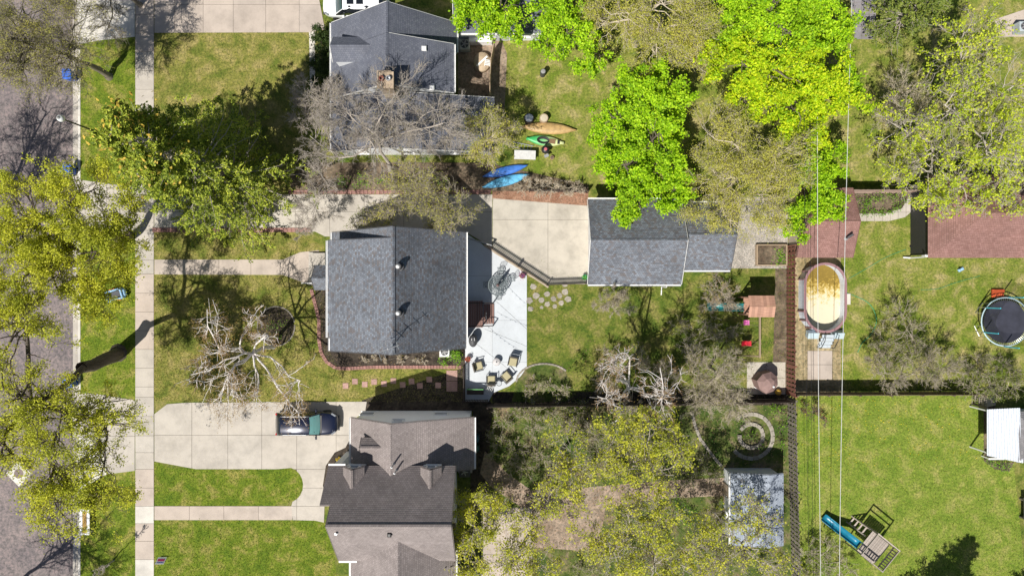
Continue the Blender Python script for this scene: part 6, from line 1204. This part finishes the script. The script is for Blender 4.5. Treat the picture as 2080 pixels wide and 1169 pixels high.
q = P(1066, 318); WT = Thing('work_table', 'white work table top beside the kayaks', 'table', (q.x, q.y, 0), -.03); m = MB(); m.cbox((0, 0, .72), (1.65, .7, .05), .01); WT.part('table_top', m, flat('dull_white', (0.58, 0.58, 0.57), .7))
for sx in (-.72, .72):
    for sy in (-.28, .28): m = MB(); m.box((sx, sy, .35), (.05, .05, .7)); WT.part('leg', m, STEEL)
q = P(1062, 298); LD2 = Thing('ladder', 'aluminium ladder lying in the grass above the white table', 'ladder', (q.x, q.y, .06), -.2)
for sy in (-.2, .2): m = MB(); m.box((0, sy, 0), (1.6, .05, .08)); LD2.part('rail', m, STEEL)
for i in range(6): m = MB(); m.box((-.65 + .26 * i, 0, 0), (.03, .36, .03)); LD2.part('rung', m, STEEL)
q = P(977, 80); WB = Thing('storage_bench', 'white storage bench against the hidden garage', 'bench', (q.x, q.y, 0)); m = MB(); m.cbox((0, 0, .4), (1.75, .95, .8), .03); WB.part('box', m, WHITE); m = MB(); m.cbox((0, 0, .84), (1.8, 1.0, .06), .02); WB.part('lid', m, WHITE)
q = P(980, 130); TW = Thing('hot_tub', 'tan rounded tarp covered tub in the north yard corner', 'tub', (q.x, q.y, 0)); m = MB(); m.lathe((0, 0, 0), [(.62, 0), (.66, .55), (.6, .66), (.1, .70)], 24, 1, 1.15); TW.part('cover', m, flat('tan_cover', (0.45, 0.35, 0.24), .7), smooth=True); m = MB(); m.box((.0, -.02, .73), (1.1, .14, .05), .75); TW.part('pale_board', m, WHITE)
q = P(985, 131); WC = Thing('lawn_chair', 'small white slatted chair on the tan cover', 'chair', (q.x + .25, q.y - .1, .70), -.15)
for i in range(4): m = MB(); m.box((0, -.2 + .12 * i, .12), (.42, .08, .02)); WC.part('slat', m, WHITE)
m = MB()
for sx in (-.21, .21): m.box((sx, 0, .06), (.05, .6, .1))
WC.part('side', m, WHITE)
air_con('pale air conditioner in the shade east of the north house', 945, 97, .8, .7, flat('dull_beige', (0.4, 0.4, 0.36))); air_con('grey air conditioner on the paving at the top right edge', 2064, 62, .75, .8, flat('acgrey', (0.42, 0.47, 0.5)))
q = P(1789, 58); WS = Thing('wooden_steps', 'pale wooden slatted landing beside the paving at the top right', 'steps', (q.x, q.y, .02))
for i in range(7): m = MB(); m.box((-.54 + .18 * i, 0, .12), (.15, .62, .05)); WS.part('plank', m, TANW)
m = MB(); m.box((0, .26, .05), (1.25, .06, .1)); m.box((0, -.26, .05), (1.25, .06, .1)); WS.part('bearer', m, TANW)
solo('blue_toy', 'small pale blue toy on the grass below the hip roof', 'toy', MB().cbox((0, 0, .12), (.42, .22, .2), .06, .5).box((-.12, -.02, .28), (.12, .16, .14), .5), LB, P(1950, 547))
q = P(1719, 482); VN = Thing('stovepipe', 'dark twisted stovepipe on the red shed roof', 'vent pipe', P(1719, 482, 2.85)); m = MB(); b0 = P(1719, 482, 2.85); m.tube([b0 + Vector((0, 0, -.25)), b0 + Vector((0, 0, .35)), b0 + Vector((.25, .2, .55))], .09, 10); VN.part('pipe', m, DGREY, w=True); m = MB(); m.lathe(b0 + Vector((0, 0, -.08)), [(.22, 0), (.1, .12)], 12); VN.part('flashing', m, GREY, w=True)
q = P(2072, 1030); PT2 = Thing('picnic_table', 'pale table cut off by the right edge beside the bright lawn', 'table', (q.x + .4, q.y, 0))
for i in range(5): m = MB(); m.box((-.5 + .25 * i, 0, .74), (.23, 2.0, .04)); PT2.part('plank', m, flat('pale_plank', (0.55, 0.54, 0.52), .7))
for sy in (-.7, .7): m = MB(); m.box((0, sy, .36), (1.0, .08, .72)); PT2.part('trestle', m, GREYW)
q = P(1606, 1030); solo('red_white_pot', 'red and white bucket between the garden shed and the grey fence', 'bucket', MB().lathe((0, 0, 0), [(.16, 0), (.22, .5), (.24, .5), (.24, .53), (.2, .53), (.18, .1)], 16), flat('bucket_white', (0.7, 0.62, 0.66), .5), Q(541, 430))
for i, (x, y) in enumerate(((1477, 1012), (1477, 1036))): solo('stump', ('upper' if i == 0 else 'lower') + ' tan wooden box step at the garden shed door', 'step', MB().cbox((0, 0, .12), (.62, .5, .24), .03), TANW, P(x, y))
# overhead wires
WIRE = flat('wire_pale', (0.72, 0.72, 0.70), .5, .2)
for i, (lb, a, b, z, r, mt) in enumerate((('pale overhead wire running the full height right of the fence', (1737, -200), (1703, 1400), 7.5, .019, WIRE), ('second pale overhead wire over the bright lawn', (1662, -200), (1671, 1400), 7.2, .018, WIRE), ('thin dark overhead cable above the pool, left one', (1634, -200), (1648, 1400), 6.6, .011, BLACK), ('thin dark overhead cable above the pool, right one', (1648, -200), (1656, 1400), 6.6, .011, BLACK))):
    A, Bq = P(*a, z), P(*b, z); m = MB(); m.tube([A.lerp(Bq, t / 16) - Vector((0, 0, 1.6 * (t / 16) * (1 - t / 16))) for t in range(17)], r, 5); solo('overhead_wire', lb, 'wire', m, mt, A, group='overhead wires along the back fences', w=True)
for lb, y in (('utility pole beyond the top edge carrying the wires', -200), ('utility pole beyond the bottom edge carrying the wires', 1400)):
    c = (P(1737 if y < 0 else 1703, y, 7.5) + P(1634 if y < 0 else 1648, y, 6.6)) / 2; U = Thing('utility_pole', lb, 'utility pole', (c.x, c.y, 0), group='utility poles'); m = MB(); m.tube([(0, 0, 0), (0, 0, 8.4)], [.16, .11], 10); U.part('pole', m, GREYW); m = MB(); m.box((0, 0, 7.3), (3.9, .1, .14)); U.part('crossarm', m, GREYW)
for k, v in LABELS.items():
    if len(v) > 1: print('DUPLABEL', k, v)
